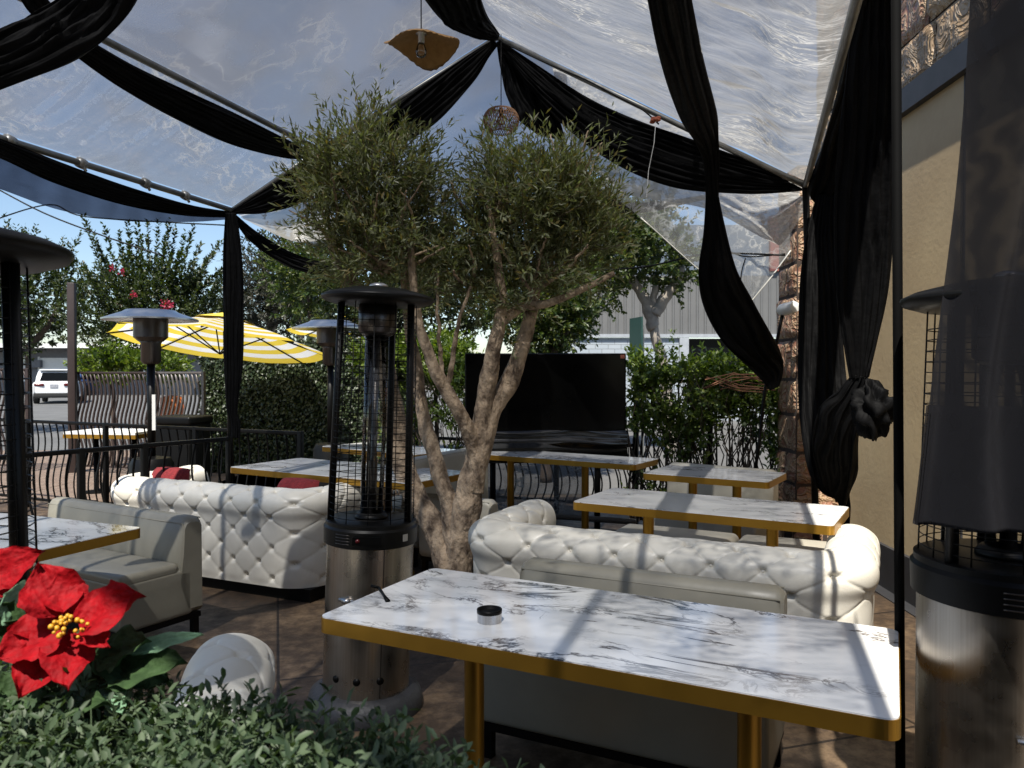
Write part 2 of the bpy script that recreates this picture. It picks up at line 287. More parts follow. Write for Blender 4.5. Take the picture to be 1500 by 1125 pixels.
def bractmat(name, c1, c2, tr):
    m, nt, out = newmat(name)
    co = coords(nt, kind='Generated'); n = N(nt, 'ShaderNodeTexNoise', i_Scale=5.0, i_Detail=6.0); L(nt, co, n.inputs['Vector'])
    r = ramp(nt, n.outputs['Fac'], [(0.3, c2), (0.7, c1)])
    b = N(nt, 'ShaderNodeBsdfPrincipled', i_Roughness=0.7); L(nt, r.outputs[0], b.inputs['Base Color']); b.inputs['Specular IOR Level'].default_value = 0.2
    n2 = N(nt, 'ShaderNodeTexVoronoi', i_Scale=140.0); L(nt, coords(nt), n2.inputs['Vector'])
    bp = N(nt, 'ShaderNodeBump', i_Strength=0.35, i_Distance=0.004); L(nt, n2.outputs['Distance'], bp.inputs['Height']); L(nt, bp.outputs[0], b.inputs['Normal'])
    t = N(nt, 'ShaderNodeBsdfTranslucent'); L(nt, r.outputs[0], t.inputs[0])
    ms = N(nt, 'ShaderNodeMixShader'); ms.inputs[0].default_value = tr; L(nt, b.outputs[0], ms.inputs[1]); L(nt, t.outputs[0], ms.inputs[2]); L(nt, ms.outputs[0], out.inputs[0])
    return m
M['bract'] = bractmat('red_velvet_petal', (0.3750, 0.0023, 0.0075), (0.2025, 0.0015, 0.0045), 0.25)
M['pleaf'] = bractmat('dark_green_fabric_leaf', (0.045, 0.085, 0.03), (0.022, 0.045, 0.016), 0.15)
M['pleaf2'] = bractmat('pale_green_fabric_leaf', (0.2240, 0.3780, 0.2380), (0.1540, 0.2800, 0.1680), 0.25)
M['yellow'] = mat('yellow_beads', (0.6, 0.33, 0.02), (0.45, 0.2, 0.01), rough=0.5)
M['wood'] = mat('thin_wood_veneer', (0.42, 0.24, 0.09), (0.30, 0.16, 0.055), rough=0.55, scale=3, vscale=(9, 9, 1))
M['rattan'] = mat('brown_rattan', (0.30, 0.15, 0.07), (0.16, 0.075, 0.035), rough=0.6)
M['bulb'] = glassmat('bulb_glass', (0.95, 0.9, 0.82), 0.06)
M['white'] = mat('white_paint', (0.74, 0.74, 0.72), (0.66, 0.66, 0.64), rough=0.4)
M['whitebrick'] = mat('painted_brick', (0.3360, 0.3600, 0.3840), (0.2700, 0.2880, 0.3120), rough=0.8)
M['greywall'] = mat('grey_stucco', (0.17, 0.175, 0.19), (0.14, 0.145, 0.155), rough=0.9)
M['carpaint'] = mat('white_car_paint', (0.70, 0.71, 0.72), (0.68, 0.69, 0.7), rough=0.22, coat=0.6)
M['bluepaint'] = mat('blue_car_paint', (0.03, 0.07, 0.2), rough=0.25, coat=0.6)
M['taillight'] = mat('dark_red_lens', (0.10, 0.006, 0.008), rough=0.15)
M['tyre'] = mat('tyre_rubber', (0.02, 0.02, 0.02), rough=0.85)
M['alloy'] = mat('alloy_rim', (0.3, 0.3, 0.31), rough=0.35, metal=0.8)
M['plate'] = mat('licence_plate', (0.5, 0.5, 0.5), (0.12, 0.14, 0.2), rough=0.5, scale=30)
M['corrugated'] = mat('grey_ribbed_cladding', (0.1358, 0.1358, 0.1329), (0.1098, 0.1098, 0.1087), rough=0.6, scale=1)
M['bluegrey'] = mat('blue_grey_cladding', (0.12, 0.15, 0.19), rough=0.6)
M['redband'] = mat('red_brown_fascia', (0.26, 0.075, 0.055), (0.2, 0.06, 0.045), rough=0.7)
M['fencebrown'] = mat('brown_painted_steel', (0.0300, 0.0170, 0.0138), (0.0188, 0.0105, 0.0085), rough=0.5)
M['fencelit'] = mat('sunlit_brown_pickets', (0.1300, 0.1186, 0.1147), (0.0842, 0.0727, 0.0689), rough=0.4, metal=0.3)  # sunlit copy of the brown fence paint, sunlight put into the colour
M['signgreen'] = mat('dark_green_sign', (0.015, 0.055, 0.045), rough=0.5)
M['orange'] = mat('orange_plastic', (0.65, 0.16, 0.02), rough=0.5)
def stripes():
    m, nt, out = newmat('yellow_white_striped_canvas')
    uv = N(nt, 'ShaderNodeUVMap'); sp = N(nt, 'ShaderNodeSeparateXYZ'); L(nt, uv.outputs[0], sp.inputs[0])
    mu = N(nt, 'ShaderNodeMath', operation='MULTIPLY'); mu.inputs[1].default_value = 5.5; L(nt, sp.outputs[1], mu.inputs[0])
    fr = N(nt, 'ShaderNodeMath', operation='FRACT'); L(nt, mu.outputs[0], fr.inputs[0])
    gt = N(nt, 'ShaderNodeMath', operation='GREATER_THAN'); gt.inputs[1].default_value = 0.5; L(nt, fr.outputs[0], gt.inputs[0])
    mx = N(nt, 'ShaderNodeMixRGB'); L(nt, gt.outputs[0], mx.inputs[0]); mx.inputs[1].default_value = (0.74, 0.56, 0.07, 1); mx.inputs[2].default_value = (0.8, 0.8, 0.78, 1)
    d = N(nt, 'ShaderNodeBsdfDiffuse'); t = N(nt, 'ShaderNodeBsdfTranslucent'); L(nt, mx.outputs[0], d.inputs[0]); L(nt, mx.outputs[0], t.inputs[0])
    ms = N(nt, 'ShaderNodeMixShader'); ms.inputs[0].default_value = 0.55; L(nt, d.outputs[0], ms.inputs[1]); L(nt, t.outputs[0], ms.inputs[2]); L(nt, ms.outputs[0], out.inputs[0])
    return m
M['stripes'] = stripes()

# ------------------------------------------------------------------ object helpers
def tag(o, label=None, cat=None, group=None, kind=None):
    if label: o['label'] = label
    if cat: o['category'] = cat
    if group: o['group'] = group
    if kind: o['kind'] = kind
    return o
def thing(name, label, cat, loc=(0, 0, 0), rotz=0, group=None):
    o = bpy.data.objects.new(name, None); COL.objects.link(o); o.location = loc; o.rotation_euler = (0, 0, rotz); o.empty_display_size = 0.1
    return tag(o, label, cat, group)
def copy_tree(o, parent=None):
    c = o.copy(); COL.objects.link(c); c.parent = parent
    for ch in list(o.children): copy_tree(ch, c)
    return c
def dup(root, loc, rotz, label, group=None):
    c = copy_tree(root); c.location = loc; c.rotation_euler = (0, 0, rotz); c['label'] = label
    if group: c['group'] = group
    return c

class MB:
    def __init__(s): s.v = []; s.f = []; s.sm = []; s.M = None; s.uv = None
    def add(s, vs, fs, smooth=True):
        b = len(s.v)
        if s.M is not None: vs = [s.M @ Vector(p) for p in vs]
        s.v.extend([tuple(p) for p in vs]); s.f.extend([tuple(i+b for i in f) for f in fs]); s.sm.extend([smooth]*len(fs))
        return s
    def box(s, c, size, rz=0, bev=0.0):
        if bev: return s.rbox(c, size, bev, rz, 2)
        x, y, z = [k/2 for k in size]; ca, sa = math.cos(rz), math.sin(rz)
        vs = []
        for dz in (-z, z):
            for dx, dy in ((-x, -y), (x, -y), (x, y), (-x, y)):
                vs.append((c[0]+dx*ca-dy*sa, c[1]+dx*sa+dy*ca, c[2]+dz))
        return s.add(vs, [(3, 2, 1, 0), (4, 5, 6, 7), (0, 1, 5, 4), (1, 2, 6, 5), (2, 3, 7, 6), (3, 0, 4, 7)], False)
    def rbox(s, c, size, r, rz=0, k=4, puff=0.0, mid=1):
        h = [q/2 for q in size]; r = min(r, *[q*0.999 for q in h])
        ax = []
        for q in h:
            a = [-q + r*(1-math.cos(i/k*PI/2)) if False else -q + r*i/k for i in range(k+1)]
            inner = [(-q+r) + (2*q-2*r)*i/(mid+1) for i in range(1, mid+1)]
            ax.append(a + inner + [-t for t in reversed(a)])
        vd = {}; vs = []; fs = []
        ca, sa = math.cos(rz), math.sin(rz)
        def vert(p):
            inn = [max(-q+r, min(q-r, t)) for q, t in zip(h, p)]
            d = Vector([a-b for a, b in zip(p, inn)])
            if d.length > 1e-9: d = d.normalized()*r
            o = [a+b for a, b in zip(inn, d)]
            if puff:
                o[2] += puff*(1-(p[0]/h[0])**2)*(1-(p[1]/h[1])**2)*(1 if p[2] > 0 else 0)
            key = tuple(round(t, 5) for t in o)
            if key not in vd:
                vd[key] = len(vs); vs.append((c[0]+o[0]*ca-o[1]*sa, c[1]+o[0]*sa+o[1]*ca, c[2]+o[2]))
            return vd[key]
        for a in range(3):
            u, v = (a+1) % 3, (a+2) % 3
            for sgn in (-1, 1):
                for i in range(len(ax[u])-1):
                    for j in range(len(ax[v])-1):
                        q = []
                        for (ii, jj) in ((i, j), (i+1, j), (i+1, j+1), (i, j+1)):
                            p = [0, 0, 0]; p[a] = sgn*h[a]; p[u] = ax[u][ii]; p[v] = ax[v][jj]; q.append(vert(p))
                        if sgn < 0: q.reverse()
                        qq = []
                        for t in q:
                            if t not in qq: qq.append(t)
                        if len(qq) > 2: fs.append(tuple(qq))
        return s.add(vs, fs, True)
    def tube(s, pts, rad, n=8, cap=True, flat=None):
        pts = [Vector(p) for p in pts]; m = len(pts)
        rad = rad if isinstance(rad, (list, tuple)) else [rad]*m
        vs = []; fs = []; up = None
        for i in range(m):
            t = (pts[min(i+1, m-1)]-pts[max(i-1, 0)]).normalized()
            if up is None: up = Vector((0, 0, 1)) if abs(t.z) < 0.9 else Vector((1, 0, 0))
            x = t.cross(up)
            if x.length < 1e-6: x = t.orthogonal()
            x.normalize(); y = x.cross(t).normalized(); up = y
            for k in range(n):
                a = 2*PI*k/n; fx, fy = flat if flat else (1, 1)
                vs.append(pts[i] + x*math.cos(a)*rad[i]*fx + y*math.sin(a)*rad[i]*fy)
        for i in range(m-1):
            for k in range(n):
                fs.append((i*n+k, i*n+(k+1) % n, (i+1)*n+(k+1) % n, (i+1)*n+k))
        if cap: fs.append(tuple(range(n-1, -1, -1))); fs.append(tuple((m-1)*n+k for k in range(n)))
        return s.add(vs, fs, n > 4)
    def lathe(s, prof, n=32, c=(0, 0, 0)):
        vs = []; fs = []; m = len(prof)
        for r, z in prof:
            for k in range(n):
                a = 2*PI*k/n; vs.append((c[0]+r*math.cos(a), c[1]+r*math.sin(a), c[2]+z))
        for i in range(m-1):
            for k in range(n): fs.append((i*n+k, i*n+(k+1) % n, (i+1)*n+(k+1) % n, (i+1)*n+k))
        if prof[0][0] > 1e-4: fs.append(tuple(range(n-1, -1, -1)))
        if prof[-1][0] > 1e-4: fs.append(tuple((m-1)*n+k for k in range(n)))
        return s.add(vs, fs, True)
    def grid(s, rows, smooth=True, closed=False):
        m, n = len(rows), len(rows[0]); vs = [p for r in rows for p in r]; fs = []
        for i in range(m-1):
            for j in range(n if closed else n-1):
                fs.append((i*n+j, i*n+(j+1) % n, (i+1)*n+(j+1) % n, (i+1)*n+j))
        return s.add(vs, fs, smooth)
    def sphere(s, c, r, n=12, m=8, sz=(1, 1, 1)):
        rows = []
        for i in range(m+1):
            a = PI*i/m
            rows.append([(c[0]+r*sz[0]*math.sin(a)*math.cos(2*PI*k/n), c[1]+r*sz[1]*math.sin(a)*math.sin(2*PI*k/n), c[2]-r*sz[2]*math.cos(a)) for k in range(n)])
        return s.grid(rows, True, True)
    def prism(s, poly, z0, z1):
        n = len(poly); vs = [(x, y, z0) for x, y in poly]+[(x, y, z1) for x, y in poly]
        return s.add(vs, [tuple(range(n-1, -1, -1)), tuple(range(n, 2*n))]+[(k, (k+1) % n, n+(k+1) % n, n+k) for k in range(n)], False)
    def build(s, name, m, parent=None, autosmooth=None):
        me = bpy.data.meshes.new(name); me.from_pydata(s.v, [], s.f)
        me.polygons.foreach_set('use_smooth', s.sm)
        if s.uv is not None:
            ul = me.uv_layers.new(name='UVMap'); li = np.zeros(len(me.loops), int); me.loops.foreach_get('vertex_index', li)
            ul.data.foreach_set('uv', np.array(s.uv)[li].ravel())
        me.materials.append(M[m] if isinstance(m, str) else m); me.validate(); me.update()
        if autosmooth:
            me.set_sharp_from_angle(angle=R(autosmooth))
        o = bpy.data.objects.new(name, me); COL.objects.link(o)
        if parent is not None: o.parent = parent
        return o
def obj(name, mb, m, parent=None, autosmooth=None): return mb.build(name, m, parent, autosmooth)
def struct(name, mb, m): o = mb.build(name, m); o['kind'] = 'structure'; return o

def catmull(pts, n):
    pts = [np.array(p, float) for p in pts]; m = len(pts); out = []
    for t in np.linspace(0, m-1, n):
        i = min(int(t), m-2); f = t-i
        p0 = pts[max(i-1, 0)]; p1 = pts[i]; p2 = pts[i+1]; p3 = pts[min(i+2, m-1)]
        out.append(0.5*((2*p1)+(-p0+p2)*f+(2*p0-5*p1+4*p2-p3)*f*f+(-p0+3*p1-3*p2+p3)*f**3))
    return out

def leaves_mesh(name, pos, dirs, nrm, ln, wd, m, parent=None, fold=False, droop=0.0):
    """many single leaves, each a small blade of its own"""
    pos = np.asarray(pos, float); dirs = np.asarray(dirs, float); nrm = np.asarray(nrm, float)
    n = len(pos); ln = np.broadcast_to(ln, n)[:, None]; wd = np.broadcast_to(wd, n)[:, None]
    dirs = dirs/np.maximum(np.linalg.norm(dirs, axis=1, keepdims=True), 1e-6)
    side = np.cross(dirs, nrm); side /= np.maximum(np.linalg.norm(side, axis=1, keepdims=True), 1e-6)
    up = np.cross(side, dirs)
    if not fold:
        V = np.stack([pos, pos+dirs*ln*0.45+side*wd*0.5+up*ln*0.04, pos+dirs*ln-up*ln*droop, pos+dirs*ln*0.45-side*wd*0.5+up*ln*0.04], 1).reshape(-1, 3)
        nf = n; fi = np.arange(4*n).reshape(n, 4); k = 4
        fl = fi.ravel()
    else:
        mid = pos+dirs*ln*0.5-up*wd*0.18
        V = np.stack([pos, pos+dirs*ln*0.3+side*wd*0.42, pos+dirs*ln*0.68+side*wd*0.42, pos+dirs*ln-up*ln*droop,
                      pos+dirs*ln*0.68-side*wd*0.42, pos+dirs*ln*0.3-side*wd*0.42, mid], 1).reshape(-1, 3)
        base = np.arange(n)[:, None]*7
        fl = np.concatenate([base+np.array([[0, 1, 6, 0]])], 0)
        tri = np.array([[0, 6, 1], [1, 6, 2], [2, 6, 3], [3, 6, 4], [4, 6, 5], [5, 6, 0]])
        fl = (base[:, None, :]+tri[None]).reshape(-1); k = 3; nf = n*6
    me = bpy.data.meshes.new(name); me.vertices.add(len(V)); me.vertices.foreach_set('co', V.ravel())
    me.loops.add(len(fl)); me.loops.foreach_set('vertex_index', fl.astype(np.int32))
    me.polygons.add(nf); me.polygons.foreach_set('loop_start', np.arange(nf, dtype=np.int32)*k)
    me.update(calc_edges=True); me.validate()
    me.polygons.foreach_set('use_smooth', [fold]*nf)
    me.materials.append(M[m]); o = bpy.data.objects.new(name, me); COL.objects.link(o)
    if parent is not None: o.parent = parent
    return o
def unit(a): return a/np.maximum(np.linalg.norm(a, axis=-1, keepdims=True), 1e-6)
def sprigs(anchors, sdirs, slen, per, lspread=0.9, jitter=0.01, bend=0.3):
    """leaf positions along little shoots"""
    n = len(anchors); slen = np.broadcast_to(slen, n)
    t = np.tile(np.linspace(0.08, 1, per), (n, 1)) + RNG.normal(0, 0.03, (n, per))
    rnd = unit(RNG.normal(0, 1, (n, 3)))
    sd = unit(sdirs)
    cur = sd[:, None, :]*t[..., None] + rnd[:, None, :]*bend*(t[..., None]**2)*0.5
    pos = anchors[:, None, :] + cur*slen[:, None, None] + RNG.normal(0, jitter, (n, per, 3))
    a = unit(np.cross(sd, RNG.normal(0, 1, (n, 3)))); b = np.cross(sd, a)
    ang = np.arange(per)[None]*2.4 + RNG.uniform(0, 6.28, (n, 1))
    out = a[:, None]*np.cos(ang)[..., None] + b[:, None]*np.sin(ang)[..., None]
    ld = unit(sd[:, None]*(1.0) + out*lspread + RNG.normal(0, 0.18, (n, per, 3)))
    nm = unit(np.cross(ld, np.cross(sd[:, None]+0*ld, ld)) + RNG.normal(0, 0.35, (n, per, 3)) + np.array([0, 0, 0.5]))
    return pos.reshape(-1, 3), ld.reshape(-1, 3), nm.reshape(-1, 3)
def in_ellipsoids(ells, n, shell=2.2):
    vol = np.array([e[1][0]*e[1][1]*e[1][2] for e in ells]); k = RNG.choice(len(ells), n, p=vol/vol.sum())
    c = np.array([tuple(e[0]) for e in ells])[k]; r = np.array([tuple(e[1]) for e in ells])[k]
    d = unit(RNG.normal(0, 1, (n, 3))); q = RNG.uniform(0, 1, (n, 1))**(1/shell)
    return c+d*q*r, d

# ================================================================== GROUND
gm = MB(); gm.box((0, 300, -0.3), (900, 900, 0.58)); struct('ground', gm, 'soil')
gm = MB(); gm.box((0.6, 2.65, -0.06), (13, 12.5, 0.12)); struct('patio_floor', gm, 'floor')
gm = MB(); gm.box((-14, 38, -0.012), (44, 56, 0.016)); struct('parking_lot', gm, 'asphalt')
gm = MB(); gm.box((-9.2, 9.5, -0.008), (6.4, 8.5, 0.03)); gm.box((-6, 11.9, -0.006), (9, 5.8, 0.02)); struct('path', gm, 'pavers')
gm = MB(); gm.box((7, 16, -0.006), (22, 13, 0.02)); struct('pavement', gm, 'concrete')

# ================================================================== CANOPY FRAME
EV = Vector((-0.30, -0.954, 0))
NA = P(728, 55, 6.2); NB = P(468, 220, 6.22); NC = P(340, 308, 6.4); NE = P(1180, 272, 5.45)
NF = NA.lerp(NE, 0.68)
def along(n, l): return n + EV*l
LL = 6.4
frame = thing('canopy_frame', 'pipe frame of the pitched canopy over the lounge tables', 'canopy frame', (0, 0, 0))
def pipe(name, a, b, r=0.021, m='pipe'): obj(name, MB().tube([a, a.lerp(b, 0.5), b], r, 10), m, frame)
pipe('rafter', NA, NB); pipe('rafter', NB, NC); pipe('rafter', NA, NE)
pipe('ridge_pipe', NA, along(NA, LL)); pipe('purlin', NB, along(NB, LL)); pipe('purlin', NF, along(NF, LL))
pipe('eave_pipe', NC, along(NC, LL)); pipe('eave_pipe', NE, along(NE, LL))
A2, B2, C2, E2, F2 = [along(n, LL) for n in (NA, NB, NC, NE, NF)]
pipe('rafter', A2, B2); pipe('rafter', B2, C2); pipe('rafter', A2, E2)
pipe('post', NC, Vector((NC.x-0.04, NC.y, 0)), 0.024, 'blackmetal')
pp = P(1318, 900, 2.2)
pt = NE + EV*((NE.y-2.22)/0.954)
pipe('post', P(1311.5, -150, 2.2), Vector((pp.x+0.01, 2.2, 0)), 0.0135, 'matteblack'); pipe('bracket', P(1311.5, -148, 2.2), Vector((pt.x, 2.22, pt.z)), 0.012, 'blackmetal')
pipe('post', NE, Vector((NE.x+0.14, NE.y+0.1, 0)), 0.024, 'blackmetal')
pipe('post', C2, Vector((C2.x, C2.y, 0)), 0.024, 'blackmetal'); pipe('post', E2, Vector((E2.x, E2.y, 0)), 0.024, 'blackmetal')
for q in (0.55, 0.95, 1.5, 2.0):
    c = along(NC, q); cl = MB(); cl.tube([c+Vector((0, -.03, 0)), c+Vector((0, .03, 0))], 0.034, 10); cl.tube([c, c+Vector((0.03, 0, -0.05))], 0.01, 6)
    obj('clamp', cl, 'pipe', frame)

# ------------------------------------------------------------------ film sheets
def sheet(name, label, p00, p10, p11, p01, m, nu=70, nv=50, sag=0.08, wr=0.012, freq=(2, 14), seed=0, group='clear plastic sheets of the canopy', edge=None, edgecurve=0.0):
    rows = []
    p00, p10, p11, p01 = [Vector(p) for p in (p00, p10, p11, p01)]
    nn = (p10-p00).cross(p01-p00).normalized()
    if nn.z < 0: nn = -nn
    for i in range(nu+1):
        u = i/nu; row = []
        for j in range(nv+1):
            v = j/nv
            p = p00.lerp(p10, u).lerp(p01.lerp(p11, u), v)
            s = sag*math.sin(PI*u)**0.8*math.sin(PI*v)**0.8
            h = mnoise.noise(Vector((u*freq[0]+seed, v*freq[1], seed*1.7)))*wr + mnoise.noise(Vector((u*freq[0]*2.6+seed, v*freq[1]*2.3, seed)))*wr*0.5 + mnoise.noise(Vector((u*3, v*3, seed+5)))*wr*1.5
            h *= min(1, 9*min(u, 1-u)+.15)*min(1, 9*min(v, 1-v)+.15)
            row.append(p - Vector((0, 0, s)) + nn*h + Vector((0, 0, 0.03)))
        rows.append(row)
    o = obj(name, MB().grid(rows), m); tag(o, label, 'plastic sheet', group)
    return o
sheet('plastic_sheet', 'clear roof sheet over the left slope with the wavy wooden lamp under it', NB, NA, A2, B2, 'film_smooth', sag=0.05, wr=0.01, freq=(3, 4), seed=1)
sheet('plastic_sheet', 'bluish clear roof strip along the lower left eave', NC, NB, B2, C2, 'film_left', 60, 260, sag=0.10, wr=0.016, freq=(1.2, 60), seed=2)
sheet('plastic_sheet', 'hazy white roof sheet right of the ridge, left of the wide hanging band', NA, NF, F2, A2, 'film_wrinkled', 60, 200, sag=0.16, wr=0.03, freq=(2, 30), seed=3)
sheet('plastic_sheet', 'crinkled glittering roof sheet at the far right beside the stone facing', NF, NE, E2, F2, 'film_wrinkled', 50, 220, sag=0.13, wr=0.038, freq=(2.4, 38), seed=4)
# back gable sheets: top edge along the rafters, lower edge hanging free
def skirt(name, label, top, bot, m, nu=80, nv=24, wr=0.02, seed=0, bulge=0.12, fq=3):
    T = catmull(top, nu+1); B = catmull(bot, nu+1); rows = []
    for i in range(nu+1):
        row = []
        for j in range(nv+1):
            v = j/nv; p = Vector(T[i]*(1-v)+B[i]*v)
            p.y += bulge*math.sin(PI*v)
            h = mnoise.noise(Vector((i/nu*fq+seed, v*13, seed)))*wr+mnoise.noise(Vector((i/nu*fq*3+seed, v*30, seed)))*wr*0.4
            p.y += h; p.z += h*0.5; row.append(p)
        rows.append(row)
    o = obj(name, MB().grid(rows), m); return tag(o, label, 'plastic sheet', 'clear plastic sheets of the canopy')
off = Vector((0, 0.05, 0.0))
skirt('plastic_sheet', 'clear gable sheet under the roof peak behind the rattan globe lamp', [NB+off, NB.lerp(NA, .5)+off, NA+off, NA.lerp(NE, .25)+off], [P(500, 300, 7.2), P(610, 320, 7.4), P(735, 300, 7.4), P(850, 245, 7.2)], 'film_smooth', wr=0.02, seed=3)
skirt('plastic_sheet', 'white sagging sheet below the long right swag', [NA.lerp(NE, .2)+off, NA.lerp(NE, .4)+off, NA.lerp(NE, .7)+off, NE+off], [P(845, 225, 6.3), P(915, 283, 6.3), P(1035, 306, 6.2), P(1125, 352, 6.1), P(1150, 352, 5.95), P(1190, 285, 5.7)], 'film_white', wr=0.03, seed=8, bulge=0.15)
skirt('plastic_sheet', 'pale sheet corner hanging behind the left canopy post', [NC+off, P(420, 268, 6.5), P(475, 240, 6.5)], [P(352, 318, 6.5), P(425, 352, 6.6), P(490, 362, 6.6)], 'film_white', 40, 16, wr=0.02, seed=9)
hp = MB()
rows = []
Lft = [P(860, 262, 6.7), P(930, 312, 6.7), P(1020, 392, 6.6), P(1060, 420, 6.55), P(1095, 445, 6.5)]
Rgt = [P(1050, 262, 6.6), P(1130, 300, 6.5), P(1165, 345, 6.45), P(1140, 392, 6.45), P(1098, 444, 6.5)]
LI = catmull(Lft, 30); RI = catmull(Rgt, 30)
for i in range(30):
    rows.append([Vector(LI[i]*(1-v/20)+RI[i]*v/20)+Vector((0, 0.03*mnoise.noise(Vector((i*.2, v*.3, 3))), 0)) for v in range(21)])
hpo = obj('plastic_sheet', MB().grid(rows), 'film_panel'); tag(hpo, 'torn clear panel hanging to a point before the ribbed building', 'plastic sheet', 'clear plastic sheets of the canopy')
obj('edge_tape', MB().tube([Vector(q) for q in LI[8:]], 0.016, 6, flat=(1, 0.3)).tube([Vector(q) for q in RI[18:]], 0.018, 6, flat=(1, 0.3)), 'tape', hpo)

# ------------------------------------------------------------------ black drapes
def swag(label, st, n=80, folds=5, m='cloth', name='black_drape', th=0.2, amp=0.15, seed=0, kn=96, cat='drape', group='black drapes on the canopy'):
    """closed cloth tube; st = (edge a px, py, edge b px, py, distance)"""
    A = catmull([P(s[0], s[1], s[4]) for s in st], n); B = catmull([P(s[2], s[3], s[4]) for s in st], n)
    rows = []
    for i in range(n):
        a = Vector(A[i]); b = Vector(B[i]); c = (a+b)/2; wv = (b-a)/2
        c2 = (Vector(A[min(i+1, n-1)])+Vector(B[min(i+1, n-1)])-Vector(A[max(i-1, 0)])-Vector(B[max(i-1, 0)]))
        nv = wv.cross(c2)
        nv = nv.normalized() if nv.length > 1e-9 else Vector((0, -1, 0))
        W = wv.length; t = min(W*th, 0.09)+0.006
        row = []
        for k in range(kn):
            an = 2*PI*k/kn; x = math.cos(an); y = math.sin(an)
            wob = mnoise.noise(Vector((x*1.3+seed, i/n*4.5, seed*2.1)))*2.0
            fo = math.sin(folds*1.3*PI*x + wob*2.6 + seed) + 0.5*math.sin(folds*2.9*PI*x + wob*4 + 1) + 0.25*math.sin(folds*6.1*PI*x + wob*6 + 2)
            row.append(c + wv*x*(1+0.03*wob) + nv*(y*t + ((0.55+0.9*abs(mnoise.noise(Vector((x*2+seed, i/n*6, 7)))))*amp*min(W, .16)*fo*abs(y)**0.4 if abs(y) > 0.02 else 0)))
        rows.append(row)
    mb = MB(); mb.grid(rows, True, True)
    mb.f.append(tuple(range(kn-1, -1, -1))); mb.sm.append(True); mb.f.append(tuple((n-1)*kn+k for k in range(kn))); mb.sm.append(True)
    return tag(obj(name, mb, m), label, cat, group)
swag('wide black drape crossing the top left corner nearest the viewer', [(-160, 120, -160, 215, 3.0), (-40, 62, -40, 148, 3.1), (40, 25, 95, 92, 3.2), (100, -15, 165, 45, 3.3), (150, -90, 215, -25, 3.3), (200, -190, 280, -120, 3.3)], folds=4, seed=1)
swag('small black drape end behind the top left corner drape', [(-10, -60, 30, -40, 3.4), (20, -20, 62, -12, 3.45), (45, 20, 75, 5, 3.5), (90, 45, 110, 30, 3.6), (140, 60, 150, 52, 4.1)], folds=3, seed=2)
swag('black swag under the upper left purlin', [(130, 58, 105, 78, 3.9), (200, 98, 175, 128, 4.2), (290, 140, 265, 178, 4.65), (370, 178, 345, 214, 5.2), (440, 213, 425, 232, 5.8), (468, 221, 468, 228, 6.2)], seed=3, folds=6)
swag('black swag along the lower left eave', [(-80, 178, -80, 205, 3.9), (0, 203, 0, 232, 4.35), (90, 238, 80, 268, 4.8), (190, 274, 180, 300, 5.35), (280, 300, 270, 316, 5.9), (340, 310, 340, 319, 6.4)], seed=4, folds=5)
swag('thin see-through swag sagging below the left eave swag', [(-80, 205, -80, 250, 3.95), (0, 232, 0, 277, 4.4), (90, 268, 90, 308, 4.85), (190, 298, 190, 324, 5.4), (280, 314, 280, 325, 5.9), (340, 317, 340, 321, 6.38)], seed=5, m='sheer', th=0.1, amp=0.1, folds=4)
swag('short black swag from the left post top up to the purlin joint', [(344, 306, 344, 314, 6.35), (385, 280, 390, 312, 6.3), (425, 252, 440, 298, 6.25), (455, 228, 470, 270, 6.2), (475, 215, 490, 240, 6.2)], seed=6)
swag('black swag under the left rafter of the peak', [(470, 222, 475, 236, 6.15), (530, 190, 545, 225, 6.15), (585, 150, 625, 190, 6.15), (650, 105, 690, 125, 6.15), (700, 72, 716, 85, 6.15), (722, 58, 730, 66, 6.15)], seed=7, folds=5)
swag('long pleated black swag from the peak to the right corner', [(732, 58, 730, 66, 6.1), (790, 98, 775, 128, 6.0), (860, 142, 825, 185, 5.9), (940, 178, 895, 238, 5.8), (1020, 206, 985, 274, 5.7), (1100, 236, 1085, 284, 5.6), (1160, 258, 1160, 281, 5.55), (1197, 270, 1197, 276, 5.5)], seed=8, folds=7, n=100, amp=0.2)
swag('dark triangular drape end dropping from the roof peak', [(727, 62, 735, 60, 6.18), (733, 100, 770, 100, 6.15), (742, 140, 800, 142, 6.12), (758, 172, 822, 182, 6.1), (785, 196, 826, 205, 6.1)], seed=9, folds=4)
swag('black drape along the ridge at the top centre', [(560, -90, 640, -110, 4.6), (618, -5, 690, -40, 5.0), (650, 32, 712, 18, 5.5), (690, 52, 726, 40, 5.9), (722, 60, 732, 50, 6.1)], seed=10, folds=5)
swag('broad straight black band down the middle of the right slope', [(915, -160, 985, -170, 2.5), (947, -5, 1012, -10, 3.2), (968, 95, 1030, 85, 3.9), (996, 172, 1050, 165, 4.7), (1020, 212, 1052, 200, 5.2), (1031, 245, 1054, 240, 5.4), (1034, 290, 1053, 290, 5.5)], seed=11, folds=3, n=90)
swag('black curtain tail slanting from the right swag to the vine fence', [(1034, 284, 1052, 284, 5.5), (1030, 340, 1064, 340, 5.55), (1023, 400, 1080, 395, 5.6), (1030, 450, 1104, 440, 5.7), (1058, 500, 1128, 485, 5.8), (1095, 538, 1143, 515, 5.9), (1118, 560, 1148, 540, 5.95), (1128, 572, 1142, 566, 5.95)], seed=12, folds=3, th=0.2, m='cloth')
swag('narrow black swag curving right from the left canopy post', [(343, 312, 341, 320, 6.45), (375, 338, 365, 352, 6.5), (420, 366, 415, 388, 6.5), (465, 382, 465, 403, 6.5), (500, 385, 500, 406, 6.5)], seed=13, folds=4)
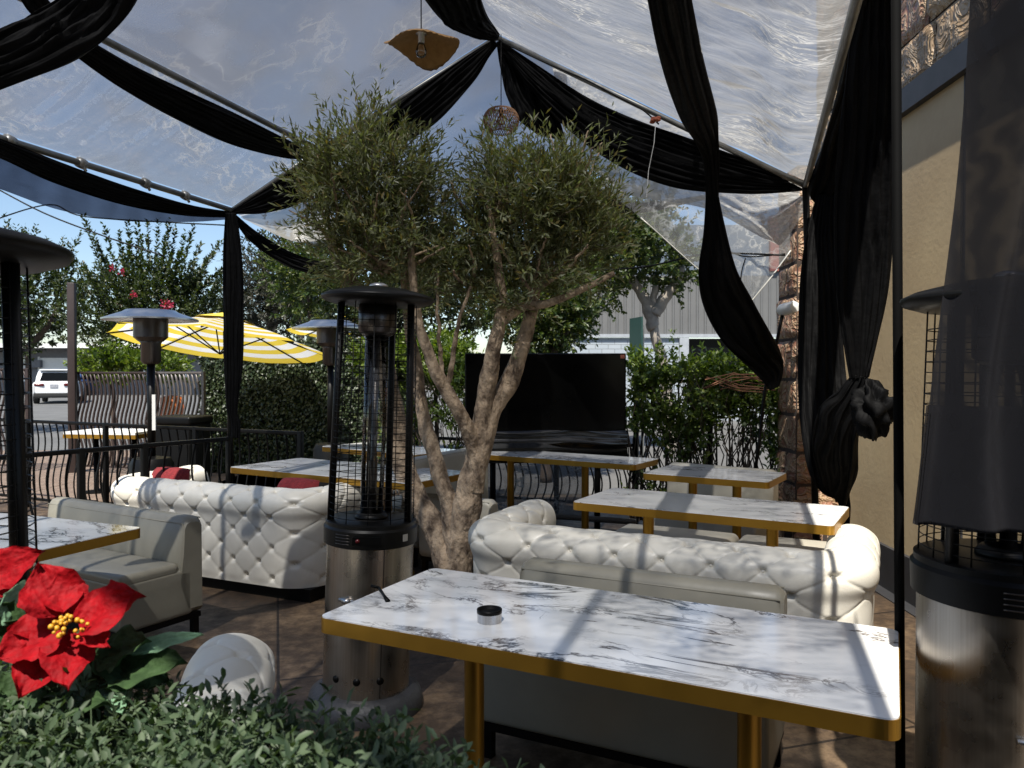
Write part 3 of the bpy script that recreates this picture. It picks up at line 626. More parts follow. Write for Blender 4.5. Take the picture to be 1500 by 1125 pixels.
swag('dark swag behind the olive crown on the right', [(850, 235, 846, 245, 7.0), (872, 270, 862, 288, 7.0), (905, 294, 895, 311, 7.0), (945, 296, 942, 312, 6.9), (990, 292, 990, 302, 6.8), (1035, 285, 1035, 292, 6.6)], seed=14)
swag('black curtain bunched along the left canopy post', [(330, 312, 346, 312, 6.3), (327, 370, 354, 370, 6.3), (327, 460, 357, 460, 6.3), (328, 540, 355, 540, 6.3), (332, 600, 348, 600, 6.3), (337, 618, 352, 618, 6.3), (336, 640, 352, 642, 6.3)], seed=15, folds=3)
# right column drapes
swag('tall black drape falling from the top right to its knot by the stone pillar', [(1275, -180, 1320, -180, 3.2), (1253, -5, 1312, -5, 3.7), (1240, 110, 1312, 110, 3.9), (1226, 230, 1311, 230, 4.1), (1222, 340, 1308, 340, 4.2), (1226, 430, 1300, 430, 4.25), (1236, 505, 1284, 505, 4.28), (1244, 555, 1272, 552, 4.3)], seed=16, folds=4, n=90)
swag('black drape edge running down the right roof slope to the pillar top', [(1262, -160, 1300, -160, 3.2), (1246, 0, 1285, 0, 3.7), (1229, 120, 1268, 120, 4.4), (1202, 220, 1250, 220, 5.0), (1183, 275, 1238, 285, 5.3), (1196, 300, 1220, 300, 5.4)], seed=17, folds=3)
swag('long loose black curtain hanging in front of the stone pillar', [(1196, 285, 1222, 285, 5.3), (1180, 350, 1226, 350, 5.3), (1171, 430, 1230, 430, 5.25), (1168, 540, 1238, 540, 5.2), (1172, 620, 1250, 620, 5.1), (1184, 690, 1246, 680, 5.0), (1205, 722, 1244, 720, 5.0), (1228, 738, 1246, 745, 5.0), (1233, 790, 1243, 790, 5.0)], seed=18, folds=5, n=90, th=0.25)
swag('black cloth looped from the knot back to the left', [(1250, 548, 1272, 552, 4.3), (1228, 572, 1266, 590, 4.35), (1200, 600, 1258, 640, 4.45), (1190, 640, 1256, 690, 4.6), (1196, 680, 1246, 720, 4.75), (1215, 715, 1240, 740, 4.9)], seed=19, folds=3, th=0.3)
kb = MB(); kc = P(1280, 602, 4.2); rows = []
for i in range(33):
    a = PI*i/32; row = []
    for k in range(48):
        b = 2*PI*k/48; d = Vector((math.sin(a)*math.cos(b), math.sin(a)*math.sin(b), -math.cos(a)))
        r = 0.1+0.028*math.sin(5*b+6*a+3*mnoise.noise(d*2))+0.03*mnoise.noise(d*2.5)
        row.append(kc+Vector((d.x*r*0.95, d.y*r*0.8, d.z*r*1.3)))
    rows.append(row)
tag(obj('drape_knot', kb.grid(rows, True, True), 'cloth'), 'big twisted knot of black cloth beside the beige wall', 'drape', 'black drapes on the canopy')
# near netting curtain, a hanging sheet with folds and a doubled hem
def curtain(name, label, Ls, Rs, d, m, folds, amp, nu=60, nv=80):
    LI = catmull([P(x, y, d) for x, y in Ls], nv); RI = catmull([P(x, y, d*0.76) for x, y in Rs], nv); rows = []
    for j in range(nv):
        row = []
        for i in range(nu):
            u = i/(nu-1); p = Vector(LI[j]*(1-u)+RI[j]*u)
            p.y += amp*math.sin(folds*2*PI*u+2*mnoise.noise(Vector((u*3, j/nv*2, 1))))*(0.6+0.4*j/nv)
            row.append(p)
        rows.append(row)
    return rows
rows = curtain('c', '', [(1428, -260), (1421, 0), (1400, 280), (1362, 560), (1340, 768)], [(1700, -260), (1700, 0), (1700, 300), (1700, 560), (1690, 800)], 1.85, 'mesh_cloth', 2.5, 0.03)
cu = obj('net_curtain', MB().grid(rows), 'mesh_cloth'); tag(cu, 'sheer black net curtain hanging before the nearest patio heater', 'curtain')
rows2 = [[p+Vector((0, -0.012, 0)) for p in r] for r in rows[62:]]+[[p+Vector((0, 0.012, 0)) for p in r] for r in reversed(rows[62:])]
obj('hem', MB().grid(rows2), 'mesh_cloth', cu)

# ------------------------------------------------------------------ pendant lamps
def pend(label, c, top, kind):
    t = thing('pendant_lamp', label, 'pendant lamp', c)
    obj('cord', MB().tube([(0, 0, 0.06), (0, 0, top-c.z)], 0.004, 6), 'blackmetal', t)
    if kind == 'wavy':
        rows = []; nr, na = 10, 72
        for s_ in (0, 1):
            rr = range(nr+1) if s_ == 0 else range(nr, -1, -1)
            for i in rr:
                r = 0.035+0.195*i/nr; row = []
                for k in range(na):
                    a = 2*PI*k/na; q = i/nr
                    z = 0.055-0.075*q**1.4+0.035*q**1.6*math.cos(2*a+0.5)+0.03*q**1.5*math.sin(3*a+.4) + 0.004*math.sin(40*a)*q
                    row.append((r*math.cos(a)*(1+0.08*math.sin(3*a)*q), r*math.sin(a), z-(0.004 if s_ else 0)))
                rows.append(row)
        obj('lamp_shade', MB().grid(rows, True, True), 'wood', t)
        obj('bulb', MB().lathe([(0.0, -0.10), (0.028, -0.085), (0.035, -0.055), (0.025, -0.02), (0.014, 0.0)], 20), 'bulb', t)
        obj('socket', MB().lathe([(0.02, -0.005), (0.02, 0.05), (0.035, 0.052), (0.035, 0.062)], 20), 'hoodsteel', t)
    else:
        mb = MB(); prof = [(0.05, 0.085), (0.10, 0.07), (0.135, 0.02), (0.135, -0.035), (0.11, -0.08), (0.075, -0.1)]
        pr = catmull([(r, 0, z) for r, z in prof], 14)
        for sgn in (1, -1):
            for k in range(40):
                a0 = 2*PI*k/40
                mb.tube([(p[0]*math.cos(a0+sgn*i*0.06), p[0]*math.sin(a0+sgn*i*0.06), p[2]) for i, p in enumerate(pr)], 0.0028, 4, False)
        for r, z in prof[::5]:
            mb.tube([(r*math.cos(2*PI*k/32), r*math.sin(2*PI*k/32), z) for k in range(33)], 0.004, 5, False)
        obj('lamp_shade', mb, 'rattan', t)
        obj('bulb', MB().sphere((0, 0, -0.01), 0.035), 'bulb', t); obj('socket', MB().lathe([(0.018, 0.02), (0.018, 0.085)], 12), 'blackmetal', t)
pend('wavy brim wooden pendant lamp hanging at top centre', P(617, 62, 4.8), 3.98, 'wavy')
pend('rattan globe pendant lamp hanging below the roof peak', P(734, 175, 6.0), 4.12, 'globe')

# ================================================================== FURNITURE
ANG = R(-26.0)
def table(name, label, L_, W_, c, rotz, legoff=0.27, z=0.76, group='gold edged marble tables'):
    t = thing('marble_table', label, 'table', c, rotz, group)
    th = 0.048; h = 0.03
    def rr(l, w_, r, n=6):
        pts = []
        for cx, cy, a0 in ((l/2-r, w_/2-r, 0), (-l/2+r, w_/2-r, 90), (-l/2+r, -w_/2+r, 180), (l/2-r, -w_/2+r, 270)):
            for k in range(n+1): a = R(a0+90*k/n); pts.append((cx+r*math.cos(a), cy+r*math.sin(a)))
        return pts
    obj('tabletop', MB().prism(rr(L_-0.006, W_-0.006, h), z-th+0.004, z), 'marble', t)
    o = rr(L_, W_, h+.003); i = rr(L_-0.0055, W_-0.0055, h); n = len(o); z0, z1 = z-th, z-0.0035
    vs = [(x, y, z0) for x, y in o]+[(x, y, z1) for x, y in o]+[(x, y, z1) for x, y in i]+[(x, y, z0) for x, y in i]
    fs = []
    for k in range(n):
        k2 = (k+1) % n
        fs += [(k, k2, n+k2, n+k), (n+k, n+k2, 2*n+k2, 2*n+k), (2*n+k, 2*n+k2, 3*n+k2, 3*n+k), (3*n+k, 3*n+k2, k2, k)]
    obj('edge_band', MB().add(vs, fs, False), 'gold', t)
    for s_ in (-1, 1):
        lg = MB(); lg.lathe([(0.032, 0.02), (0.032, z-th-0.008)], 28, (s_*legoff*L_, 0, 0)); lg.lathe([(0.09, z-th-0.008), (0.09, z-th-0.0005)], 28, (s_*legoff*L_, 0, 0))
        lo = obj('leg', lg, 'gold', t, 40)
        obj('foot', MB().lathe([(0.2, 0.0), (0.2, 0.012), (0.19, 0.018), (0.04, 0.022)], 36, (s_*legoff*L_, 0, 0)), 'gold', lo, 40)
    return t
table('t', 'large front marble table with the ashtray on it', 1.585, 0.655, (0.262, 2.268, 0), R(-26.4))
def tab_from(px1, py1, px2, py2, W_, label, rot=None, **k):
    """near edge given by its two corners on the table-top level"""
    a = P(px1, py1, 0.74/(py1-HOR)*F); b = P(px2, py2, 0.74/(py2-HOR)*F)
    d = b-a; rz = math.atan2(d.y, d.x); nrm = Vector((-math.sin(rz), math.cos(rz), 0))
    c = (a+b)/2 + nrm*W_/2; c.z = 0
    return table('t', label, math.hypot(d.x, d.y), W_, c, rz, **k)
tab_from(837, 735, 1222, 771, 0.62, 'narrow marble table just behind the tufted sofa in front of the pillar', legoff=0.25)
tab_from(940, 693, 1126, 706.5, 0.58, 'short marble table before the cream bench by the vine fence', legoff=0.18)
tab_from(650, 661.5, 930, 681, 0.52, 'long marble table standing below the television', legoff=0.2)
tab_from(335, 684, 600, 709, 0.75, 'marble table behind the tufted sofa on the left', legoff=0.22)
tab_from(470, 654, 608, 666.5, 0.6, 'far marble table seen through the cage of the middle heater', legoff=0.22)
# left foreground table: right short end given
a = P(35, 812, 0.74/(812-HOR)*F); b = P(210, 773, 0.74/(773-HOR)*F); d = (b-a); rz = math.atan2(d.y, d.x)-PI/2
c = (a+b)/2 - Vector((math.cos(rz), math.sin(rz), 0))*0.7; c.z = 0
table('t', 'marble table with a dark shaded edge behind the poinsettia', 1.4, d.length, c, rz, legoff=0.2)

# ---- tufted sofa
def chesterfield(label, loc, rz, Lg=2.0, D=0.86, group='tufted white leather sofas'):
    t = thing('tufted_sofa', label, 'sofa', loc, rz, group)
    hx = Lg/2-0.14; rc = 0.15; path = []
    step = 0.0072
    def seg(p, q):
        n = max(2, int((Vector(q)-Vector(p)).length/step)); return [(p[0]+(q[0]-p[0])*i/n, p[1]+(q[1]-p[1])*i/n) for i in range(n)]
    def arc(cx, cy, a0, a1):
        n = int(rc*PI/2/step*1.3); return [(cx+rc*math.cos(R(a0+(a1-a0)*i/n)), cy+rc*math.sin(R(a0+(a1-a0)*i/n))) for i in range(n)]
    fy = D-0.14
    path = seg((-hx, fy), (-hx, rc))+arc(-hx+rc, rc, 180, 270)+seg((-hx+rc, 0), (hx-rc, 0))+arc(hx-rc, rc, 270, 360)+seg((hx, rc), (hx, fy))+[(hx, fy)]
    path = np.array(path); tn = unit(np.gradient(path, axis=0)); no = np.stack([tn[:, 1], -tn[:, 0]], 1)
    ul = np.concatenate([[0], np.cumsum(np.linalg.norm(np.diff(path, axis=0), axis=1))]); ul -= ul[-1]/2
    prof = [(0.115, 0.085), (0.12, 0.25), (0.12, 0.42), (0.125, 0.52), (0.148, 0.59), (0.142, 0.655), (0.10, 0.70), (0.04, 0.722), (-0.025, 0.715), (-0.075, 0.675), (-0.092, 0.61), (-0.08, 0.53), (-0.075, 0.42), (-0.075, 0.28)]
    pr = np.array(catmull([(a_, 0, z_) for a_, z_ in prof], 190))
    sl_ = np.concatenate([[0], np.cumsum(np.linalg.norm(np.diff(pr, axis=0), axis=1))])
    G_ = np.zeros((len(path), len(pr), 3))
    G_[..., 0] = path[:, None, 0]+no[:, None, 0]*pr[None, :, 0]; G_[..., 1] = path[:, None, 1]+no[:, None, 1]*pr[None, :, 0]; G_[..., 2] = pr[None, :, 2]
    du = np.gradient(G_, axis=0); ds = np.gradient(G_, axis=1); nn = unit(np.cross(du, ds)); 
    if nn[len(path)//2, 20, 1] > 0: nn = -nn
    a_ = ul[:, None]/0.112+0*sl_[None]; b_ = (sl_[None]-0.055)/0.102+0*ul[:, None]
    p_ = (a_+b_)/2; q_ = (a_-b_)/2
    dp = np.abs(p_-np.round(p_)); dq = np.abs(q_-np.round(q_))
    r2 = dp**2+dq**2
    fade = np.clip((sl_[None]-0.0)/0.05, 0, 1)*np.clip((sl_[-1]-sl_[None])/0.3, 0, 1)
    efade = np.clip((ul[-1]-np.abs(ul[:, None]))/0.05, 0, 1)
    disp = 0.0055*(np.sin(PI*dp)*np.sin(PI*dq))**0.5 - 0.028*np.exp(-r2/(2*0.075**2)) - 0.0034*np.exp(-(np.minimum(dp, dq)/0.024)**2)
    disp += 0.002*np.sin(ul[:, None]*23+sl_[None]*9)*np.sin(sl_[None]*17)
    disp = disp*fade*efade
    G_ += nn*disp[..., None]
    mb = MB(); mb.grid([[tuple(p) for p in row] for row in G_])
    for e in (0, -1):
        loop = G_[e]; yv = Vector((0, 1, 0))
        cen = Vector((path[e][0]+no[e][0]*0.02, path[e][1]+0.045, 0.42))
        ring = [Vector(p) for p in loop]
        rings = [ring, [p+yv*0.022+(cen-p)*0.06 for p in ring], [p+yv*0.04+(cen-p)*0.2 for p in ring], [p+yv*0.045+(cen-p)*0.7 for p in ring]]
        mb.grid(rings if e == 0 else [list(reversed(r)) for r in rings])
    # buttons
    amax = int(ul[-1]/0.112)
    for i in range(-amax, amax+1):
        for j in range(0, 12):
            if (i+j) % 2: continue
            s0 = 0.055+j*0.102
            if s0 > sl_[-1]-0.3: continue
            iu = int(np.argmin(np.abs(ul-i*0.112))); iv = int(np.argmin(np.abs(sl_-s0)))
            mb.sphere(tuple(G_[iu, iv]+nn[iu, iv]*0.003), 0.011, 8, 5)
    obj('tufted_body', mb, 'leather', t)
    obj('seat_base', MB().rbox((0, (fy+0.05)/2+0.03, 0.195), (2*hx-0.16, fy-0.02, 0.22), 0.02), 'leather', t)
    cw = (2*hx-0.19)/2
    for s_ in (-1, 1):
        obj('seat_cushion', MB().rbox((s_*(cw/2+0.003), 0.07+(fy-0.04)/2, 0.37), (cw, fy-0.05, 0.13), 0.05, 0, 4, 0.02, 5), 'leather', t)
    obj('plinth', MB().box((0, fy/2+0.0, 0.043), (Lg-0.10, fy+0.14, 0.084)), 'blackmetal', t)
    return t
sofa = chesterfield('tufted white sofa behind the front table, its right arm in full sun', (0.64, 3.68, 0), ANG)
SR = R(-24.5)
def sofa_at(px, d, lx, ly, rz, label):
    """place so that local point (lx,ly) lands at ground point under px at distance d"""
    q = Vector(((px-750)/F*d, d, 0)); ca, sa = math.cos(rz), math.sin(rz)
    return dup(sofa, (q.x-(lx*ca-ly*sa), q.y-(lx*sa+ly*ca), 0), rz, label)
sofa_at(455, 4.92, 1.0, -0.12, SR, 'tufted white sofa on the left with red cushions')
sofa_at(335, 2.36, 0.87, 0.80, R(13), 'tufted sofa arm rising behind the boxwood hedge, bottom left')

# ---- plain low bench
def bench(label, loc, rz, Wd=1.12, D=0.5, bh=0.69, m='greyvinyl', group='plain vinyl bench seats', legs=True):
    """faces local -y, back at +y"""
    t = thing('bench_seat', label, 'bench', loc, rz, group)
    obj('seat', MB().rbox((0, -0.03, 0.275), (Wd, D-0.06, 0.27), 0.028, 0, 4, 0.0, 3), m, t)
    obj('seat_cushion', MB().rbox((0, -0.074, 0.408), (Wd-0.004, D-0.15, 0.075), 0.03, 0, 4, 0.012, 5), m, t)
    bk = MB()
    sec = [(D/2-0.165, 0.30), (D/2-0.15, 0.5), (D/2-0.125, bh-0.035), (D/2-0.11, bh-0.008), (D/2-0.085, bh), (D/2-0.04, bh), (D/2-0.012, bh-0.012), (D/2, bh-0.04), (D/2, 0.2), (D/2, 0.145), (D/2-0.05, 0.145), (D/2-0.1, 0.145)]
    xs = [-Wd/2, -Wd/2+0.004, -Wd/2+0.014, -Wd/2+0.03]; xs = xs+[Wd*k/8 for k in range(-3, 4)]+[-x for x in reversed(xs)]
    rows = []
    cy = sum(s_[0] for s_ in sec)/len(sec); cz = sum(s_[1] for s_ in sec)/len(sec)
    for x in xs:
        e = Wd/2-abs(x); k = 0.0 if e > 0.029 else (0.012 if e > 0.013 else (0.018 if e > 0.003 else 0.03))
        row = []
        for y, z in sec:
            v = Vector((cy-y, cz-z)); l = v.length; v = v/l*min(k, l*0.6); row.append((x, y+v.x+0.006*mnoise.noise(Vector((x*4, z*5, Wd))), z+v.y))
        rows.append(row)
    bk.grid(rows, True, True)
    bk.f.append(tuple(range(len(sec)))); bk.sm.append(False); bk.f.append(tuple((len(xs)-1)*len(sec)+k for k in range(len(sec)-1, -1, -1))); bk.sm.append(False)
    bo = obj('backrest', bk, m, t)
    sm = MB(); yf = D/2-0.124; zt_ = bh-0.034; e_ = Wd/2-0.012
    sm.tube([(-e_, yf+0.02, 0.46), (-e_, yf, zt_), (e_, yf, zt_), (e_, yf+0.02, 0.46)], 0.0035, 6)
    sm.tube([(-e_, D/2-0.01, bh-0.014), (e_, D/2-0.01, bh-0.014)], 0.0035, 6)
    obj('piping', sm, m, bo)
    obj('base_frame', MB().box((0, 0, 0.127), (Wd-0.02, D-0.02, 0.03)), 'blackmetal', t)
    for sx in (-1, 1):
        for sy in (-1, 1):
            obj('leg', MB().box((sx*(Wd/2-0.035), sy*(D/2-0.035), 0.056), (0.035, 0.035, 0.112)), 'blackmetal', t)
    return t
# front bench: back top from (770,817) to (1150,862)
def bench_at(px1, py1, px2, py2, label, z=0.69, src=None, D=0.5, Wd=None, m='greyvinyl'):
    a = P(px1, py1, (EYE-z)/(py1-HOR)*F); b = P(px2, py2, (EYE-z)/(py2-HOR)*F); d = b-a
    rz = math.atan2(d.y, d.x); nrm = Vector((math.sin(rz), -math.cos(rz), 0))
    c = (a+b)/2 + nrm*(D/2-0.06); c.z = 0
    return bench(label, c, rz, Wd or math.hypot(d.x, d.y), D, z, m)
bench_at(770, 817, 1151, 862, 'plain grey bench tucked under the large front table', z=0.69)
bench_at(84, 728, 284, 757, 'plain grey bench with a cream seat at the left table', z=0.69)
bench_at(982, 677, 1137, 689, 'cream bench standing against the vine fence', z=0.74, m='cream')
bench('cream bench with its side to the viewer left of the olive trunk', (-0.72, 6.55, 0), R(-116), 1.2, 0.55, 0.84, 'cream')
bench('cream bench partly hidden behind the olive trunk', (-0.3, 5.75, 0), R(150), 0.62, 0.5, 0.60, 'cream')
# backless bench with two cushions
a = P(850, 752, 5.0); ob = thing('cushion_bench', 'low cream bench with two pads behind the narrow table', 'bench', (1.36, 4.72, 0), R(-27))
obj('base', MB().rbox((0, 0, 0.19), (1.56, 0.5, 0.32), 0.02), 'cream', ob)
for k in (-1, 1): obj('pad', MB().rbox((k*0.39, 0, 0.40), (0.77, 0.54, 0.13), 0.045, 0, 4, 0.015, 4), 'cream', ob)
for k in (-1, 1): obj('runner', MB().box((0, k*0.18, 0.014), (1.4, 0.05, 0.03)), 'blackmetal', ob)

# red cushions on the left sofa
def pillow(label, c, size, rx, rz):
    rows = []; n = 14
    for i in range(n+1):
        rows.append([]); 
        for j in range(n+1):
            u, v = i/n*2-1, j/n*2-1; rows[-1].append((u*size/2*(1-0.06*v*v), v*size/2*(1-0.06*u*u), 0.075*((1-u**4)*(1-v**4))**0.6))
    mb = MB(); mb.M = Matrix.Translation(c) @ Matrix.Rotation(rz, 4, 'Z') @ Matrix.Rotation(rx, 4, 'X')
    mb.grid(rows); mb.grid([[(x, y, -z) for x, y, z in reversed(r)] for r in rows])
    tag(obj('red_cushion', mb, 'redfab'), label, 'cushion', 'red cushions on the left sofa')
pillow('red cushion by the left arm of the left sofa', P(243, 716, 5.95), 0.36, R(62), R(-20))
pillow('red cushion at the right end of the left sofa', P(430, 735, 5.42), 0.36, R(62), R(-26))

# ash tray and the small stick on the front table
ac = P(717, 914, 2.28); ac.z = 0.7605
at = thing('ashtray', 'round steel ashtray with a dark notched rim on the front table', 'ashtray', ac)
obj('dish', MB().lathe([(0.036, 0.0), (0.0365, 0.03), (0.0345, 0.032), (0.033, 0.03), (0.031, 0.01), (0.0, 0.009)], 36), 'hoodsteel', at, 40)
rim = MB(); rim.lathe([(0.0375, 0.026), (0.0375, 0.037), (0.033, 0.0375), (0.032, 0.029)], 36)
obj('rim', rim, 'blackmetal', at)
obj('ash', MB().lathe([(0.03, 0.011), (0.022, 0.016), (0.0, 0.021)], 20), mat('brown_ash', (0.22, 0.11, 0.05), (0.08, 0.05, 0.03), rough=0.9, scale=50), at)
s1 = P(555, 857, 2.62); s2 = P(568, 880, 2.47); s1.z = 0.765; s2.z = 0.765
st = MB(); st.tube([s1, s1.lerp(s2, .6), s2], [0.006, 0.005, 0.009], 8, flat=(1, 0.5)); st.tube([s1, s1+Vector((-0.028, 0.004, 0.006))], 0.005, 6)
tag(obj('tongs', st, 'blackmetal'), 'small dark metal tongs lying on the left end of the front table', 'tongs')

# ---- glass tube patio heaters
def heater(label, loc, zb, zc, r=0.192, tilt=0.0, rz=0, group='cylindrical glass tube patio heaters'):
    t = thing('patio_heater', label, 'patio heater', loc, rz, group); t.rotation_euler = (0, tilt, rz)
    obj('base', MB().lathe([(0.255, 0.0), (0.258, 0.03), (0.245, 0.075), (0.215, 0.095), (r+0.004, 0.10)], 48), 'rubber', t, 50)
    bd = MB(); bd.lathe([(r, 0.098), (r, zb-0.05)], 64); body = obj('body', bd, 'steel', t, 40)
    sm = MB()
    for an in (-62, 40): sm.box((r*math.cos(R(an)), r*math.sin(R(an)), (zb-0.05+0.1)/2), (0.004, 0.004, zb-0.16), R(an))
    obj('door_seam', sm, 'darksteel', body)
    for an in (-122, -92, -62):
        x, y = r*math.cos(R(an)), r*math.sin(R(an)); d = Vector((x, y, 0)).normalized()
        obj('vent_hole', MB().tube([Vector((x, y, 0.18))-d*0.004, Vector((x, y, 0.18))+d*0.002], 0.016, 20), 'blackmetal', body)
    la = MB(); an = R(-108); d = Vector((math.cos(an), math.sin(an), 0)); s_ = Vector((-d.y, d.x, 0)); q = d*(r+0.006)+Vector((0, 0, zb*0.66))
    la.tube([q-s_*0.035, q+s_*0.035], 0.008, 8, flat=(1, 1)); la.tube([q-s_*0.012+d*.008, q+s_*0.02+d*.012], 0.012, 10); obj('latch', la, 'hoodsteel', body)
    bb = obj('control_band', MB().lathe([(r+0.001, zb-0.055), (r+0.014, zb-0.05), (r+0.016, zb+0.02), (r+0.008, zb+0.03), (r+0.008, zb+0.045), (r-0.002, zb+0.05), (0.02, zb+0.05)], 64), 'heaterblack', t, 35)
    an = R(-84); d = Vector((math.cos(an), math.sin(an), 0)); q = d*(r+0.016)+Vector((0, 0, zb-0.012))
    obj('control_panel', MB().box(q, (0.004, 0.125, 0.034), an), 'blackmetal', bb)
    obj('knob', MB().tube([q+Vector((-0.04, 0, 0)), q+d*0.012+Vector((-0.04, 0, 0))], 0.009, 14), M['taillight'], bb)
    obj('label_plate', MB().box(Vector((math.cos(R(-35)), math.sin(R(-35)), 0))*(r+0.016)+Vector((0, 0, zb-0.01)), (0.003, 0.03, 0.03), R(-35)), 'hoodsteel', bb)
    sl_ = MB()
    for k in range(4):
        sl_.tube([Vector((math.cos(R(q_))*(r+0.0165), math.sin(R(q_))*(r+0.0165), zb-0.032+0.013*k)) for q_ in range(-125, -104, 4)], 0.002, 5)
    obj('vent_slots', sl_, 'darksteel', bb)
    zt = zc-0.03; r2 = r-0.012; r3 = r-0.03
    for an in (-160, -18, 75, 170-65):
        a_ = R(an); obj('post', MB().tube([(r2*math.cos(a_), r2*math.sin(a_), zb+0.04), (r3*math.cos(a_), r3*math.sin(a_), zt)], 0.016, 8, flat=(1, 1)), 'heaterblack', t)
    cg = MB()
    for k in range(12):
        a_ = 2*PI*k/12+0.1; cg.tube([((r-.004)*math.cos(a_), (r-.004)*math.sin(a_), zb+0.05), ((r3+0.008)*math.cos(a_), (r3+0.008)*math.sin(a_), zt)], 0.0022, 5)
    nl = int((zt-zb)/0.031)
    for i in range(nl):
        q_ = i/nl; z = zb+0.07+(zt-zb-0.09)*q_; rr_ = (r-.004)*(1-q_)+(r3+.008)*q_
        cg.tube([(rr_*math.cos(2*PI*k/48), rr_*math.sin(2*PI*k/48), z) for k in range(49)], 0.0015, 4, False)
    obj('wire_cage', cg, 'heaterblack', t)
    obj('glass_tube', MB().lathe([(0.052, zb+0.07), (0.052, zt-0.12)], 32), 'glass', t)
    obj('tube_collar', MB().lathe([(0.075, zb+0.05), (0.075, zb+0.06), (0.06, zb+0.075), (0.04, zb+0.075)], 32), 'heaterblack', t)
    obj('burner', MB().lathe([(0.02, zb+0.06), (0.02, zb+0.3), (0.012, zb+0.32), (0.012, zt-0.1)], 16), 'darksteel', t)
    obj('emitter_head', MB().lathe([(0.06, zt-0.14), (0.085, zt-0.12), (0.085, zt), (0.06, zt+0.005)], 32), 'darksteel', t)
    cp = obj('cap', MB().lathe([(0.0, zc-0.034), (0.20, zc-0.03), (0.243, zc-0.016), (0.252, zc-0.004), (0.25, zc+0.004), (0.22, zc+0.018), (0.13, zc+0.04), (0.04, zc+0.05), (0.0, zc+0.051)], 56), 'heaterblack', t)
    obj('finial', MB().lathe([(0.045, zc+0.048), (0.04, zc+0.06), (0.02, zc+0.068), (0.0, zc+0.069)], 20), 'hoodsteel', cp)
    return t
heater('stainless patio heater with a wire cage standing left of the olive trunk', (-0.662, 3.45, 0), 0.80, 1.835, tilt=R(2.0))
heater('large patio heater at the right edge behind the net curtain', (1.262, 1.95, 0), 0.985, 1.69, r=0.207)
heater('black capped patio heater cut off by the left edge', (-1.10, 1.43, 0), 0.80, 1.735, rz=R(22))

# ---- mushroom heaters
def mushroom(label, loc, zt, R_=0.43, group='mushroom hood patio heaters'):
    t = thing('mushroom_heater', label, 'patio heater', loc, 0, group)
    obj('base', MB().lathe([(0.23, 0), (0.23, 0.05), (0.2, 0.06), (0.2, 0.62), (0.17, 0.68), (0.03, 0.7)], 32), 'heaterblack', t, 40)
    obj('pole', MB().lathe([(0.038, 0.68), (0.038, zt-0.48)], 20), 'heaterblack', t)
    obj('burner_neck', MB().lathe([(0.06, zt-0.5), (0.09, zt-0.47), (0.09, zt-0.3), (0.11, zt-0.27)], 28), 'darksteel', t)
    obj('burner_screen', MB().lathe([(0.11, zt-0.28), (0.155, zt-0.24), (0.155, zt-0.02), (0.1, zt-0.005)], 32), 'darksteel', t, 40)
    obj('hood', MB().lathe([(0.0, zt-0.02), (0.2, zt-0.015), (R_-0.01, zt-0.075), (R_, zt-0.08), (R_, zt-0.066), (0.25, zt), (0.22, zt+0.02), (0.0, zt+0.03)], 48), 'hoodsteel', t, 40)
    obj('instruction_plate', MB().box((0.035, -0.02, 1.12), (0.03, 0.05, 0.34), 0.3), 'white', t)
    return t
m0 = mushroom('mushroom hood heater beyond the rail on the left under the parasol rim', (P(221, 500, 7.4).x, 7.4, 0), 2.08)
dup(m0, (P(484, 500, 8.9).x, 8.9, 0), 1.0, 'mushroom hood heater before the ivy wall behind the middle heater')

# ================================================================== OLIVE TREE
def limb(mb, pts, r0, r1, wob=0.012, seed=0, n=14, m=26, rough=0.0):
    q = catmull(pts, m); rad = []; b0 = len(mb.v)
    for i, p in enumerate(q):
        f = i/(m-1); rad.append((r0*(1-f)+r1*f)*(1+0.10*mnoise.noise(Vector((f*12, seed, 0)))))
        q[i] = p+np.array([wob*mnoise.noise(Vector((f*9, seed, 1))), wob*mnoise.noise(Vector((f*9, seed, 2))), 0])
    mb.tube([Vector(p) for p in q], rad, n)
    if rough:
        for i in range(m):
            c_ = Vector(q[i])
            for k in range(n):
                v = Vector(mb.v[b0+i*n+k]); d_ = v-c_
                h = mnoise.noise(Vector((v.x*9, v.y*9, v.z*4)))*0.10+mnoise.noise(Vector((v.x*26, v.y*26, v.z*11)))*0.09+mnoise.noise(Vector((v.x*60, v.y*60, v.z*30)))*0.05
                mb.v[b0+i*n+k] = tuple(c_+d_*(1+h*rough))
    return q
OD = 5.0
ol = thing('olive_tree', 'multi trunk olive tree growing between the sofas', 'tree', (0, 0, 0))
tb = MB()
def OP(x, y, d=OD): return P(x, y, d)
limb(tb, [OP(668, 900), OP(672, 820), OP(684, 740), OP(697, 680), OP(716, 610), OP(748, 555), OP(770, 490), OP(786, 410), OP(800, 340), OP(815, 290)], 0.108, 0.018, seed=1, n=36, m=110, rough=1.2)
limb(tb, [OP(690, 720), OP(703, 640, 4.98), OP(712, 570, 4.95), OP(725, 505, 4.9), OP(735, 450, 4.9), OP(728, 380, 4.85), OP(715, 300, 4.8)], 0.08, 0.014, seed=2, n=32, m=100, rough=1.2)
limb(tb, [OP(735, 470, 4.92), OP(765, 450, 4.95), OP(800, 445, 4.9), OP(850, 425, 4.8), OP(900, 400, 4.8)], 0.036, 0.016, seed=21, n=20, m=60, rough=1.0)
limb(tb, [OP(697, 690), OP(688, 635, 4.92), OP(665, 592, 4.85), OP(640, 548, 4.8), OP(620, 495, 4.8), OP(608, 440, 4.8), OP(600, 350, 4.8)], 0.054, 0.022, seed=3, n=24, m=80, rough=1.2)
